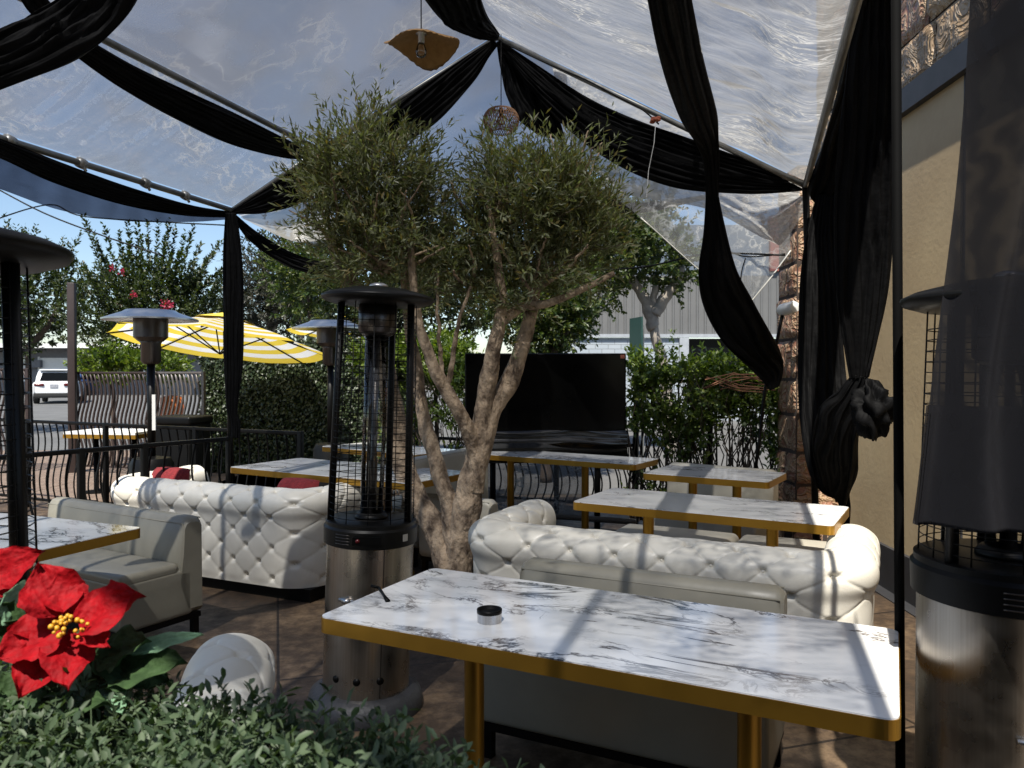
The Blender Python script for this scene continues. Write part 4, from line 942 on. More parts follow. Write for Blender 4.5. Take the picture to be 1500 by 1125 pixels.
limb(tb, [OP(668, 800), OP(655, 735, 5.05), OP(640, 680, 5.1), OP(622, 620, 5.15), OP(612, 550, 5.2), OP(600, 480, 5.2), OP(590, 380, 5.2)], 0.064, 0.028, seed=4, n=24, m=80, rough=1.2)
limb(tb, [OP(665, 840), OP(640, 780, 5.1), OP(608, 725, 5.2), OP(588, 670, 5.3), OP(575, 600, 5.3), OP(562, 520, 5.3), OP(535, 450, 5.3), OP(505, 400, 5.2), OP(485, 345, 5.2)], 0.092, 0.045, seed=5, n=32, m=90, rough=1.2)
limb(tb, [OP(655, 570, 4.85), OP(664, 520, 4.85), OP(672, 470, 4.8), OP(690, 420, 4.8)], 0.02, 0.009, seed=6, n=8)
limb(tb, [OP(652, 565, 4.85), OP(645, 520, 4.85), OP(642, 470, 4.8), OP(640, 400, 4.8)], 0.017, 0.008, seed=7, n=8)
for k in range(60):   # twigs up into the crown
    sx, sy = random.choice([(815, 330), (720, 340), (600, 380), (590, 400), (490, 360), (780, 430), (560, 400), (690, 420)])
    ex = sx+random.uniform(-90, 90); ey = sy-random.uniform(20, 150); dd = OD+random.uniform(-.5, .5)
    limb(tb, [OP(sx, sy), OP((sx+ex)/2+random.uniform(-15, 15), (sy+ey)/2, (OD+dd)/2), OP(ex, ey, dd)], 0.016, 0.004, 0.02, k, 6)
obj('trunk', tb, 'bark', ol)
pxm = OD/F
def EL(x, y, rx, ry, rd, d=OD): return (OP(x, y, d), (rx*pxm, rd, ry*pxm))
ells = [EL(552, 276, 80, 74, .42), EL(498, 302, 44, 58, .33), EL(612, 342, 36, 68, .33), EL(545, 372, 72, 48, .34), EL(535, 214, 42, 33, .28),
        EL(774, 308, 74, 74, .46), EL(828, 285, 40, 54, .33), EL(714, 350, 34, 68, .32), EL(772, 392, 78, 48, .36), EL(850, 355, 44, 56, .29), EL(733, 248, 28, 26, .24), EL(604, 427, 60, 30, .26), EL(722, 438, 46, 26, .25), EL(888, 332, 25, 30, .23), EL(472, 260, 21, 30, .2), EL(662, 400, 28, 40, .25)]
an_, dr_ = in_ellipsoids(ells, 3000, 2.7)
gap = np.array([mnoise.noise(Vector((p[0]*3.4, p[1]*3.4, p[2]*3.4))) for p in an_]); kp = gap > -0.2; an_, dr_ = an_[kp], dr_[kp]
sd = unit(dr_*0.55+np.array([0, 0, 0.6])+RNG.normal(0, 0.55, dr_.shape))
ps, ld, nm = sprigs(an_, sd, RNG.uniform(.14, .34, len(an_)), 19, 0.8, 0.008, 0.5)
leaves_mesh('crown', ps, ld, nm, RNG.uniform(.038, .074, len(ps)), RNG.uniform(.010, .017, len(ps)), 'olive', ol)
tw = MB()
for i in range(0, len(an_), 3):
    a0 = Vector(an_[i]); tw.tube([a0, a0+Vector(sd[i])*0.2], [0.0025, 0.0012], 4, False)
obj('twigs', tw, 'twig', ol)

# ================================================================== BACKGROUND VEGETATION
def leafy(name, label, cat, trunks, ells, n, per, slen, ll, lw, m, upb=0.5, spread=0.9, bark='darkbark', group=None, shell=2.5, extra=None, rad=(0.09, 0.03), bend=0.3):
    t = thing(name, label, cat, (0, 0, 0), 0, group)
    tb = MB()
    for k, pts in enumerate(trunks): limb(tb, pts, rad[0], rad[1], 0.03, k+3, 10)
    obj('trunk', tb, bark, t)
    a, d = in_ellipsoids(ells, n, shell)
    s_ = unit(d*0.7+np.array([0, 0, upb])+RNG.normal(0, 0.4, d.shape))
    ps, ld, nm = sprigs(a, s_, RNG.uniform(slen*.6, slen*1.3, n), per, spread, ll*0.15, bend)
    leaves_mesh('crown', ps, ld, nm, RNG.uniform(ll*.65, ll*1.2, len(ps)), RNG.uniform(lw*.7, lw*1.15, len(ps)), m, t)
    return t
def E3(x, y, d, rx, ry, rd): return (P(x, y, d), (rx*d/F, rd, ry*d/F))
def gnd(x, d): v = P(x, 546, d); v.z = 0; return v
TR = 'trees beyond the patio'
# crape myrtle with upright shoots
cm = leafy('myrtle_tree', 'crape myrtle with upright spiky shoots behind the yellow parasol', 'tree',
      [[gnd(222, 15), P(220, 520, 15), P(205, 440, 15)], [gnd(225, 15), P(232, 500, 15), P(262, 420, 15)], [gnd(223, 15), P(218, 500, 15), P(165, 440, 15)]],
      [E3(215, 465, 15, 95, 70, 1.3), E3(255, 445, 15, 65, 50, 1.1), E3(165, 455, 15, 50, 50, .9), E3(225, 500, 15, 100, 40, 1.1), E3(290, 470, 15, 42, 50, .8)], 900, 26, 0.45, 0.085, 0.045, 'myrtle', 0.7, 0.9, group=TR, shell=2.0)
shoots = []
for (tx, ty) in [(125, 318), (140, 345), (155, 330), (172, 340), (186, 328), (198, 325), (205, 345), (218, 322), (232, 325), (247, 322), (258, 338), (272, 345), (283, 332), (296, 360), (310, 372), (322, 352), (118, 385), (330, 395), (150, 375), (240, 350), (265, 370), (190, 360), (302, 395), (135, 410)]:
    a_ = P(tx*0.55+215*0.45, 445+random.uniform(-15, 25), 15+random.uniform(-.6, .6)); b_ = P(tx, ty, 15+random.uniform(-.8, .8)); shoots.append((a_, b_))
a = np.array([tuple(s_[0]) for s_ in shoots]); b = np.array([tuple(s_[1]) for s_ in shoots])
ps, ld, nm = sprigs(a, b-a, np.linalg.norm(b-a, axis=1), 170, 1.3, 0.015, 0.06)
leaves_mesh('shoot_leaves', ps, ld, nm, RNG.uniform(.06, .12, len(ps)), 0.05, 'myrtle', cm)
fl = []
for (x, y) in [(196, 432), (246, 446), (178, 398), (163, 391), (243, 453)]:
    c_ = np.array(P(x, y, 13.6)); k_ = 45 if x > 240 else 18; fl.append(c_+RNG.normal(0, 0.05 if x > 240 else .03, (k_, 3)))
fl = np.concatenate(fl)
leaves_mesh('blossom', fl, unit(RNG.normal(0, 1, fl.shape)), unit(RNG.normal(0, 1, fl.shape)), 0.05, 0.04, 'flower', cm)
lt = leafy('myrtle_tree', 'leafy tree at the far left above the parked white car', 'tree', [[gnd(40, 19), P(42, 520, 19), P(50, 450, 19)], [P(42, 510, 19), P(75, 470, 19), P(95, 430, 19)]],
      [E3(30, 420, 19, 60, 60, 1.4), E3(75, 450, 19, 45, 45, 1.1), E3(10, 470, 19, 55, 40, 1.2), E3(-40, 430, 19, 60, 80, 1.2), E3(60, 490, 19, 50, 26, 1.0), E3(92, 405, 19, 26, 32, .6)], 800, 24, 0.5, 0.10, 0.055, 'myrtle', 0.6, group=TR, shell=1.9)
sh = []
for (tx, ty) in [(8, 318), (22, 330), (36, 345), (52, 330), (70, 348), (84, 362), (100, 355), (118, 342), (-10, 340), (112, 380)]:
    sh.append((P(tx*.7+12, 400, 19), P(tx, ty, 19)))
a = np.array([tuple(s_[0]) for s_ in sh]); b = np.array([tuple(s_[1]) for s_ in sh])
ps, ld, nm = sprigs(a, b-a, np.linalg.norm(b-a, axis=1), 70, 1.1, 0.03, 0.08)
leaves_mesh('shoot_leaves', ps, ld, nm, RNG.uniform(.08, .13, len(ps)), 0.055, 'myrtle', lt)
leafy('gum_tree', 'thin grey green trees far behind the parasol, right of the canopy post', 'tree', [[gnd(395, 34), P(395, 480, 34), P(385, 390, 34)], [gnd(400, 34), P(402, 470, 34), P(420, 380, 34)], [gnd(440, 34), P(442, 470, 34), P(452, 380, 34)]],
      [E3(375, 420, 34, 30, 50, 2), E3(410, 400, 34, 34, 55, 2), E3(450, 410, 34, 40, 55, 2), E3(360, 460, 34, 40, 30, 2), E3(430, 460, 34, 60, 30, 2)], 800, 22, 1.0, 0.24, 0.08, 'gum', 0.2, bark='palebark', group=TR, rad=(0.2, 0.08), shell=2.0)
leafy('leafy_tree', 'yellow green tree showing between the parasol and the olive crown', 'tree', [[gnd(455, 20), P(455, 470, 20), P(445, 400, 20)]],
      [E3(450, 425, 20, 42, 45, 1.2), E3(425, 395, 20, 34, 30, 1.0), E3(480, 390, 20, 40, 50, 1.2)], 450, 22, 0.5, 0.12, 0.06, 'ficus', 0.4, group=TR, shell=2.0)
leafy('leafy_tree', 'broad green street tree in front of the ribbed metal building', 'tree', [[gnd(985, 14.5), P(972, 540, 14.5), P(955, 470, 14.5), P(960, 420, 14.5)], [P(958, 480, 14.5), P(940, 430, 14.5), P(900, 380, 14.5)], [P(958, 460, 14.5), P(985, 420, 14.5), P(1000, 390, 14.5)]],
      [E3(900, 360, 14.5, 62, 60, 1.1), E3(965, 378, 14.5, 58, 42, 1.1), E3(935, 320, 14.5, 58, 45, 1.0), E3(1003, 398, 14.5, 26, 32, .7), E3(872, 410, 14.5, 40, 44, 1.0), E3(860, 300, 14.5, 50, 50, .9), E3(845, 445, 14.5, 26, 32, .8)], 1100, 22, 0.32, 0.085, 0.055, 'ficus', 0.3, bark='palebark', group=TR, rad=(0.13, 0.06), shell=2.0)
leafy('leafy_tree', 'dark bushy tree behind the top right corner of the television', 'tree', [[gnd(800, 10.5), P(805, 530, 10.5), P(815, 440, 10.5)], [P(806, 520, 10.5), P(840, 470, 10.5), P(870, 440, 10.5)]],
      [E3(810, 470, 10.5, 48, 42, .7), E3(838, 435, 10.5, 28, 42, .7), E3(770, 440, 10.5, 50, 50, .7), E3(795, 495, 10.5, 58, 24, .6)], 700, 20, 0.28, 0.075, 0.04, 'ficus', 0.3, group=TR, shell=2.2)
leafy('leafy_tree', 'tall dark tree filling the gap behind the olive limbs', 'tree', [[gnd(610, 13), P(610, 500, 13), P(600, 400, 13)]],
      [E3(580, 420, 13, 80, 60, 1.0), E3(660, 400, 13, 70, 70, 1.0), E3(520, 400, 13, 55, 60, 1.0), E3(620, 460, 13, 90, 40, 1.0), E3(720, 430, 13, 60, 60, 1.0), E3(540, 470, 13, 60, 40, 1.0)], 900, 22, 0.4, 0.1, 0.05, 'myrtle', 0.3, group=TR, shell=2.2)
SH = 'lime green shrubs'
leafy('shrub', 'lime shrub peeking over the wavy brown fence', 'shrub', [[gnd(165, 12.4), P(165, 560, 12.4), P(160, 530, 12.4)]], [E3(155, 535, 12.4, 30, 18, .4), E3(195, 540, 12.4, 26, 14, .4), E3(240, 538, 12.4, 26, 12, .4)], 170, 18, 0.25, 0.09, 0.05, 'lime', 0.6, group=SH, rad=(.04, .02))
leafy('shrub', 'bright lime shrub between the middle heater and the television', 'shrub', [[gnd(640, 8.6), P(640, 580, 8.6), P(645, 520, 8.6)]], [E3(640, 525, 8.6, 42, 26, .35), E3(600, 530, 8.6, 40, 24, .35), E3(670, 540, 8.6, 34, 30, .3), E3(560, 530, 8.6, 40, 28, .35)], 360, 18, 0.17, 0.07, 0.035, 'lime', 0.6, group=SH, rad=(.03, .015))

# ivy covered wall
iv = thing('ivy_wall', 'dark ivy covered screen wall under the yellow parasol', 'hedge wall', (0, 0, 0))
i0 = P(296, 540, 11.6); i1 = P(610, 540, 10.4)
d = Vector((i1.x-i0.x, i1.y-i0.y, 0)); ln = d.length; az = math.atan2(d.y, d.x); nrm = np.array([d.y, -d.x, 0])/ln
mid = (i0+i1)/2
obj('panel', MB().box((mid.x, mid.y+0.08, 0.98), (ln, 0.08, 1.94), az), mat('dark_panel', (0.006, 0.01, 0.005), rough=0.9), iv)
n = 22000
u = RNG.uniform(0, 1, n); z = RNG.uniform(0.02, 2.0, n)
ps = np.stack([i0.x+d.x*u, i0.y+d.y*u, z], 1)+nrm*RNG.uniform(-0.02, 0.07, (n, 1))
leaves_mesh('leaves', ps, unit(RNG.normal(0, 1, (n, 3))+np.array([0, 0, -.8])), unit(nrm+RNG.normal(0, 0.5, (n, 3))), RNG.uniform(.04, .065, n), RNG.uniform(.03, .045, n), 'ivy', iv)

# ================================================================== RAILINGS AND FENCES
def belly(h0, h1, out, n=10):
    return [(0, h0+(h1-h0)*k/n, out*math.sin(PI*(k/n)**1.0*2.0)*(1 if k/n < .5 else 0.55)) for k in range(n+1)]
def railing(name, label, a, b, zt, zb, spacing, rb, amp, m, posts, rail=0.022, group=None, cat='railing', wavyx=False, waves=1.0):
    a = Vector((a.x, a.y, 0)); b = Vector((b.x, b.y, 0)); d = b-a; ln = d.length; rz = math.atan2(d.y, d.x)
    t = thing(name, label, cat, a, rz, group)
    obj('top_rail', MB().box((ln/2, 0, zt), (ln, rail*2, rail*1.5), 0, 0.006), m, t)
    obj('bottom_rail', MB().box((ln/2, 0, zb), (ln, rail*1.2, rail*1.2)), m, t)
    for q in posts: obj('post', MB().box((ln*q, 0, (zt+0.02)/2), (0.045, 0.045, zt+0.02), 0, 0.005), m, t)
    n = min(98, int(ln/spacing))
    for i in range(n):
        x = ln*(i+0.5)/n; pts = []
        for k in range(15):
            f = k/14; w_ = amp*math.sin(2*PI*waves*f)*(1-0.25*f)
            pts.append((x+w_, 0, zb+(zt-zb)*f) if wavyx else (x+w_*0.35, -w_, zb+(zt-zb)*f))
        obj('baluster', MB().tube(pts, rb, 5), m, t)
    return t
railing('iron_railing', 'near black iron railing sloping down behind the left sofa', P(-60, 546, 4.8), P(335, 546, 6.4), 0.95, 0.1, 0.115, 0.0085, 0.05, 'blackmetal', (0.0, 0.38, 0.62, 1.0), group='black iron railings')
railing('iron_railing', 'far black iron railing running in front of the ivy wall', P(-60, 546, 9.15), P(440, 546, 6.85), 0.96, 0.1, 0.115, 0.0085, 0.05, 'blackmetal', (0.0, 0.25, .5, .75, 1.0), group='black iron railings')
railing('iron_railing', 'bowed iron fence behind the long table below the television', P(600, 546, 8.6), P(930, 546, 7.6), 0.78, 0.18, 0.085, 0.009, 0.055, 'blackmetal', (0, .35, .68, 1.0), group='black iron railings', wavyx=True, waves=0.75)
railing('iron_railing', 'vine covered iron fence between the television and the stone pillar', P(932, 546, 7.6), P(1160, 546, 6.9), 1.42, 0.15, 0.12, 0.009, 0.05, 'blackmetal', (0, .5, 1.0), group='black iron railings')
# brown wavy picket fence
BF = 'wavy brown picket fences'
railing('picket_fence', 'wavy brown picket fence right of the tall brown post', P(108, 546, 11.6), P(232, 546, 11.2), 1.5, 0.1, 0.07, 0.017, 0.055, 'fencebrown', (0,), 0.02, BF, 'fence', True, 1.6)
railing('picket_fence', 'wavy brown fence with sunlight painted into its pale pickets beside the ivy wall', P(232, 546, 11.2), P(298, 546, 10.9), 1.5, 0.1, 0.07, 0.017, 0.055, 'fencelit', (1.0,), 0.02, BF, 'fence', True, 1.6)
railing('picket_fence', 'short piece of wavy brown fence left of the driveway gap', P(-40, 546, 11.7), P(40, 546, 11.6), 1.55, 0.1, 0.07, 0.017, 0.055, 'fencebrown', (0, 1.0), 0.02, BF, 'fence', True, 1.6)
q = gnd(106, 11.5); tp = obj('fence_post', MB().box((0, 0, 1.42), (0.105, 0.105, 2.84), 0.2, 0.01), 'fencebrown'); tp.location = q
tag(tp, 'tall brown square post standing at the driveway gap', 'post')
# clear wind screen below the tv
a = gnd(690, 7.75); b = gnd(932, 7.15); ws = thing('wind_screen', 'low clear wind screen in front of the bowed iron fence', 'screen', (0, 0, 0))
rows = [[a.lerp(b, i/30)+Vector((0, 0.02*mnoise.noise(Vector((i*.3, z*4, 0))), 0.12+0.62*z)) for z in [k/8 for k in range(9)]] for i in range(31)]
obj('pane', MB().grid(rows[:22]), 'film_grey', ws); obj('sill', MB().tube([a+Vector((0, 0, .11)), b+Vector((0, 0, .11))], 0.03, 6), 'concrete', ws)
# vines on the fence
def vine(label, x0, d0, x1, d1, ztop, nst, nl, dens_low, name='climbing_vine'):
    t = thing(name, label, 'vine', (0, 0, 0), 0, 'vines on the back fence'); sb = MB(); a = gnd(x0, d0); b = gnd(x1, d1); pos = []; dr = []
    for k in range(nst):
        p = a.lerp(b, random.random())+Vector((0, random.uniform(-.12, .18), 0.05)); pts = [p]
        lean = random.uniform(-.25, .25)
        for j in range(9):
            p = p+Vector((random.uniform(-.09, .09)+lean*.1, random.uniform(-.04, .04), ztop/9.0*random.uniform(.75, 1.15))); pts.append(p)
        sb.tube(pts, [0.009*(1-i/12) for i in range(len(pts))], 5, False)
    obj('stems', sb, 'darkbark', t)
    n = nl; u = RNG.uniform(0, 1, (n, 1)); z = ztop*RNG.beta(2.2, 1.1 if dens_low else 0.9, (n, 1))
    A_ = np.array(a); B_ = np.array(b); an = A_+(B_-A_)*u; an[:, 2:3] = z; an += RNG.normal(0, 1, (n, 3))*np.array([.03, .12, .04])
    cl = np.array([mnoise.noise(Vector((float(q[0])*2.2, 3.0, float(q[2])*2.2))) for q in an]); keep = cl > -0.12; an = an[keep]
    s_ = unit(RNG.normal(0, .6, an.shape)+np.array([0, -.4, .5])); ps, ld, nm = sprigs(an, s_, 0.14, 11, 1.0, 0.012, .3)
    leaves_mesh('leaves', ps, ld, nm, RNG.uniform(.04, .075, len(ps)), RNG.uniform(.024, .036, len(ps)), 'vineleaf', t)
    u = RNG.uniform(0, 1, (300, 1)); an = A_+(B_-A_)*u; an[:, 2:3] = ztop+RNG.normal(-.03, .09, (300, 1)); an += RNG.normal(0, 1, (300, 3))*np.array([.03, .1, .02])
    ps, ld, nm = sprigs(an, unit(RNG.normal(0, .6, an.shape)+np.array([0, -.3, .6])), 0.14, 12, 1.0, 0.012, .3)
    leaves_mesh('sunlit_top_leaves', ps, ld, nm, RNG.uniform(.04, .07, len(ps)), RNG.uniform(.024, .034, len(ps)), 'lime', t)  # lime leaves put the sunlight on the vine top into colour
vine('tangled green vine climbing the fence right of the television', 925, 7.5, 1150, 6.9, 1.5, 110, 1250, True)
vine('dark vine stems on the fence behind the olive trunk', 545, 8.8, 700, 8.2, 1.5, 80, 700, True)
rt = MB()
for k in range(9):
    p0 = P(1030+random.uniform(0, 30), 560+random.uniform(-10, 12), 6.8); p1 = P(1150-random.uniform(0, 40), 565+random.uniform(-20, 10), 6.6)
    rt.tube([p0, p0.lerp(p1, .5)+Vector((0, 0, random.uniform(-.08, .1))), p1], 0.005, 5, False)
tag(obj('dry_twigs', rt, 'redtwig'), 'reddish dry twigs lying across the vine fence top', 'twigs')

# ================================================================== TELEVISION
tv = thing('television', 'large black television under plastic wrap behind the long table', 'television', (P(799, 546, 7.3).x, 7.3, 0), R(1))
W_, H_ = 1.525, 0.885; zc_ = 1.5-(586-546)*7.3/F
obj('bezel', MB().rbox((0, 0, zc_), (W_, 0.06, H_), 0.012), 'blackmetal', tv)
obj('screen', MB().box((0, -0.0315, zc_+0.008), (W_-0.03, 0.004, H_-0.04)), 'screen', tv)
rows = []
for i in range(61):
    x = -W_/2-0.01+(W_+0.02)*i/60
    rows.append([(x, -0.04-0.05*math.sin(PI*min(1, j/10))*(0.5+0.5*j/14)-0.014*math.sin(j*1.5+2.5*mnoise.noise(Vector((x*1.5, j*.25, 0)))), zc_-H_/2+0.16-0.022*j+0.035*mnoise.noise(Vector((x*1.2, 0, 4)))) for j in range(15)])
obj('plastic_wrap', MB().grid(rows), 'blackfilm', tv)
obj('sticker', MB().box((W_/2-0.035, -0.0345, zc_+H_/2-0.03), (0.04, 0.002, 0.035)), mat('red_sticker', (0.5, 0.05, 0.02), (0.7, 0.3, 0.2), rough=0.5, scale=60), tv)
for s_ in (-1, 1): obj('stand_leg', MB().tube([(s_*0.5, 0.02, zc_-H_/2+0.05), (s_*0.5, 0.05, 0.0)], 0.03, 10), 'blackmetal', tv)

# ================================================================== BUILDING ON THE RIGHT
WX0, WS = 2.45, 0.03
def WP(y, z, o=0): 
    n_ = Vector((-1, WS, 0)).normalized(); return Vector((WX0+WS*y, y, z))+n_*o
rb = thing('restaurant_wall', 'beige stucco building wall with a dark band on the right', 'building', (0, 0, 0))
wa = math.atan2(1, WS)
def wallbox(y0, y1, z0, z1, th, out=0.0):
    c = (WP(y0, 0)+WP(y1, 0))/2; l = (WP(y1, 0)-WP(y0, 0)).length; n_ = Vector((-1, WS, 0)).normalized(); c = c - n_*(th/2-out)
    return (c.x, c.y, (z0+z1)/2), (l, th, z1-z0), wa
c_, s_, r_ = wallbox(1.2, 6.75, 0, 3.22, 0.3); obj('wall', MB().box(c_, s_, r_), 'stucco', rb)
c_, s_, r_ = wallbox(1.2, 6.78, 3.2, 3.36, 0.4, 0.05); obj('fascia_band', MB().box(c_, s_, r_), 'fascia', rb)
c_, s_, r_ = wallbox(1.2, 6.76, 0, 0.3, 0.3, 0.03); obj('skirting', MB().box(c_, s_, r_), 'fascia', rb)
c_, s_, r_ = wallbox(1.2, 6.75, 3.36, 6.0, 0.3, -0.02); obj('parapet', MB().box(c_, s_, r_), 'mortar', rb)
def stones(mb, pfun, W_, z0, z1, rowh=(.22, .34), wid=(.25, .5), seed=0, dep=0.035):
    rnd = random.Random(seed); z = z0
    while z < z1-0.05:
        h = min(rnd.uniform(*rowh), z1-z); x = 0
        while x < W_-0.04:
            w_ = min(rnd.uniform(*wid), W_-x)
            if W_-x-w_ < 0.1: w_ = W_-x
            nx, nz = max(3, int(w_/0.035)), max(3, int(h/0.035)); rows = []; off_ = rnd.uniform(0, 90); dd = dep*rnd.uniform(.7, 1.3)
            for i in range(nx+1):
                row = []
                for j in range(nz+1):
                    u, v = i/nx, j/nz; e = min(u*w_, (1-u)*w_, v*h, (1-v)*h); k = min(1, e/0.022)**0.5
                    hgt = dd*k*(0.75+0.5*mnoise.noise(Vector((u*w_*5+off_, v*h*5, 0)))+0.22*mnoise.noise(Vector((u*w_*16+off_, v*h*16, 3))))
                    row.append(pfun(x+0.006+u*(w_-0.012), z+0.006+v*(h-0.012), hgt))
                rows.append(row)
            mb.grid(rows); x += w_
        z += h
obj('added_rear_wall', MB().box((-3.4, -3.7, 2.2), (12.0, 0.4, 4.4)), 'stucco', rb)  # unseen wall added behind the camera to cut the blue sky fill
sb = MB(); l0 = (WP(6.75, 0)-WP(3.2, 0)).length
n_ = Vector((-1, WS, 0)).normalized(); tdir = (WP(6.75, 0)-WP(3.2, 0)).normalized()
stones(sb, lambda x, z, h: WP(3.2, z)+tdir*x+n_*(h-0.012), l0, 3.36, 5.2, (.28, .45), (.35, .6), 3)
obj('stone_facing', sb, 'stone', rb)
gl_ = MB(); 
for y in (4.4,): gl_.box(WP(y, 1.7, 0.003), (0.012, 0.012, 3.0), wa)
obj('wall_joint', gl_, 'fascia', rb)
gm = MB(); c_, s_, r_ = wallbox(1.2, 6.5, -0.01, 0.008, 0.2, 0.12); gm.box(c_, s_, r_); struct('kerb_strip', gm, 'fascia')
# stone pillar
pc = P(1190, 546, 6.55); pl = thing('stone_pillar', 'red brown rippled stone pillar behind the loose black curtain', 'pillar', (0, 0, 0))
hw = 0.22
obj('core', MB().box((pc.x, pc.y, 1.6), (2*hw-.01, 2*hw-.01, 3.2)), 'mortar', pl)
sb = MB(); x0, y0 = pc.x-hw, pc.y-hw
stones(sb, lambda x, z, h: Vector((x0+x, y0-h+0.01, z)), 2*hw, 0, 3.2, (.22, .36), (.2, .44), 11)
stones(sb, lambda x, z, h: Vector((x0-h+0.01, y0+2*hw-x, z)), 2*hw, 0, 3.2, (.22, .36), (.2, .44), 11)
stones(sb, lambda x, z, h: Vector((x0+2*hw+h-0.01, y0+x, z)), 2*hw, 0, 3.2, (.22, .36), (.2, .44), 11)
obj('stone_facing', sb, 'stonered', pl)
sb = MB(); pf0 = Vector((x0-0.08, y0-0.16, 0))
sb.box((pf0.x+0.42, pf0.y+0.12, 0.2), (0.82, 0.2, 0.4))
obj('plinth_core', sb, 'mortar', pl); sb = MB()
stones(sb, lambda x, z, h: Vector((pf0.x+x, pf0.y+0.02-h+.01, z)), 0.84, 0, 0.46, (.18, .26), (.16, .3), 5, 0.04)
stones(sb, lambda x, z, h: Vector((pf0.x+x, pf0.y+z*.35-h*.5, 0.43+h*.6)), 0.84, 0, 0.46, (.14, .2), (.16, .3), 6, 0.04)
obj('plinth_stones', sb, 'stonered', pl)
# security camera
sc_ = P(1158, 448, 6.25); ca_ = thing('security_camera', 'white bullet security camera on the stone pillar', 'security camera', sc_, R(15))
obj('housing', MB().lathe([(0.0, -0.005), (0.04, 0.0), (0.05, 0.02), (0.05, 0.17), (0.042, 0.19), (0, 0.195)], 24), 'white', ca_, 40)
ca_.rotation_euler = (R(75), R(70), R(0)); ca_.location = P(1144, 455, 6.25)
obj('lens', MB().lathe([(0.0, -0.012), (0.034, -0.01), (0.034, 0.004)], 24), 'darkglass', ca_)
obj('bracket', MB().tube([(0, 0.03, 0.15), (0, 0.06, 0.2), (0.0, 0.04, 0.3)], 0.018, 8), 'white', ca_)
cb = MB(); cb.tube([P(1146, 462, 6.2), P(1138, 500, 6.2), P(1125, 545, 6.2), P(1118, 590, 6.2), P(1112, 650, 6.2), P(1106, 690, 6.2)], 0.014, 8)
tag(obj('conduit', cb, 'blackmetal'), 'dark slanting conduit below the security camera', 'conduit')

# ribbed building across the street
bd_ = 24.0
rbld = thing('ribbed_building', 'grey ribbed metal building with painted white brick below', 'building', (0, 0, 0))
bx0 = P(800, 546, bd_).x; bx1 = P(1420, 546, bd_).x
def bz(py): return 1.5+(HOR-py)*bd_/F
rows0 = []; x = bx0; k = 0; prof = []
while x < bx1: prof += [(x, 0), (x+0.16, 0), (x+0.185, 0.045), (x+0.225, 0.045), (x+0.25, 0)]; x += 0.25
mb = MB(); mb.grid([[(px, bd_-py, z) for z in (bz(492), bz(404))] for px, py in prof], False); obj('ribbed_cladding', mb, 'corrugated', rbld)
obj('upper_cladding', MB().box(((bx0+bx1)/2, bd_+0.12, (bz(404)+bz(330))/2), (bx1-bx0, 0.2, bz(330)-bz(404))), 'bluegrey', rbld)
obj('fascia', MB().box((P(1290, 546, bd_).x, bd_+0.02, (bz(398)+bz(318))/2), (7.0, 0.3, bz(318)-bz(398))), 'redband', rbld)
obj('trim', MB().box(((bx0+bx1)/2, bd_-0.03, bz(492)), (bx1-bx0, 0.14, 0.1)), 'whitebrick', rbld)
def brickwall():
    m, nt, out = newmat('painted_white_brick')
    b = N(nt, 'ShaderNodeBsdfPrincipled', i_Roughness=0.8); L(nt, b.outputs[0], out.inputs[0])
    tc = N(nt, 'ShaderNodeTexCoord'); sp = N(nt, 'ShaderNodeSeparateXYZ'); cx = N(nt, 'ShaderNodeCombineXYZ'); L(nt, tc.outputs['Object'], sp.inputs[0]); L(nt, sp.outputs[0], cx.inputs[0]); L(nt, sp.outputs[2], cx.inputs[1])
    br = N(nt, 'ShaderNodeTexBrick', i_Scale=1.0); br.inputs['Brick Width'].default_value = 0.4; br.inputs['Row Height'].default_value = 0.14; br.inputs['Mortar Size'].default_value = 0.012
    br.inputs['Color1'].default_value = (0.29, 0.335, 0.375, 1); br.inputs['Color2'].default_value = (0.34, 0.375, 0.405, 1); br.inputs['Mortar'].default_value = (0.2, 0.215, 0.23, 1)
    L(nt, cx.outputs[0], br.inputs['Vector']); L(nt, br.outputs[0], b.inputs['Base Color'])
    bp = N(nt, 'ShaderNodeBump', i_Strength=0.6); L(nt, br.outputs['Fac'], bp.inputs['Height']); bp.invert = True; L(nt, bp.outputs[0], b.inputs['Normal']); return m
obj('brick_wall', MB().box(((bx0+P(996, 546, bd_).x)/2, bd_+0.1, bz(492)/2-0.03), (P(996, 546, bd_).x-bx0, 0.2, bz(492)-0.06)), brickwall(), rbld)
obj('corner_pier', MB().box((P(1001, 546, bd_).x, bd_+0.02, bz(492)/2-0.03), (0.28, 0.3, bz(492)-0.06)), 'whitebrick', rbld)
for k in range(6):
    wx = P(1008, 546, bd_).x+0.75+1.5*k; wn = obj('window', MB().box((wx, bd_+0.12, (bz(496)+0.5)/2), (1.46, 0.06, bz(496)-0.5)), 'darkglass', rbld)
    obj('mullion', MB().box((wx+0.75, bd_+0.08, (bz(496)+0.5)/2), (0.06, 0.1, bz(496)-0.5)), 'fascia', wn)
obj('lower_wall', MB().box(((P(1007, 546, bd_).x+bx1)/2, bd_+0.14, 0.25), (bx1-P(1007, 546, bd_).x, 0.2, 0.5)), 'whitebrick', rbld)
# street sign, seen nearly edge on
ss = thing('street_sign', 'dark green street sign turned almost edge on beside the street tree', 'sign', gnd(937, 13.0))
obj('post', MB().box((0.05, 0, 1.15), (0.045, 0.045, 2.3)), 'pipe', ss)
obj('panel', MB().box((-0.06, 0.01, 2.0), (0.03, 0.5, 0.86), R(14)), 'signgreen', ss)
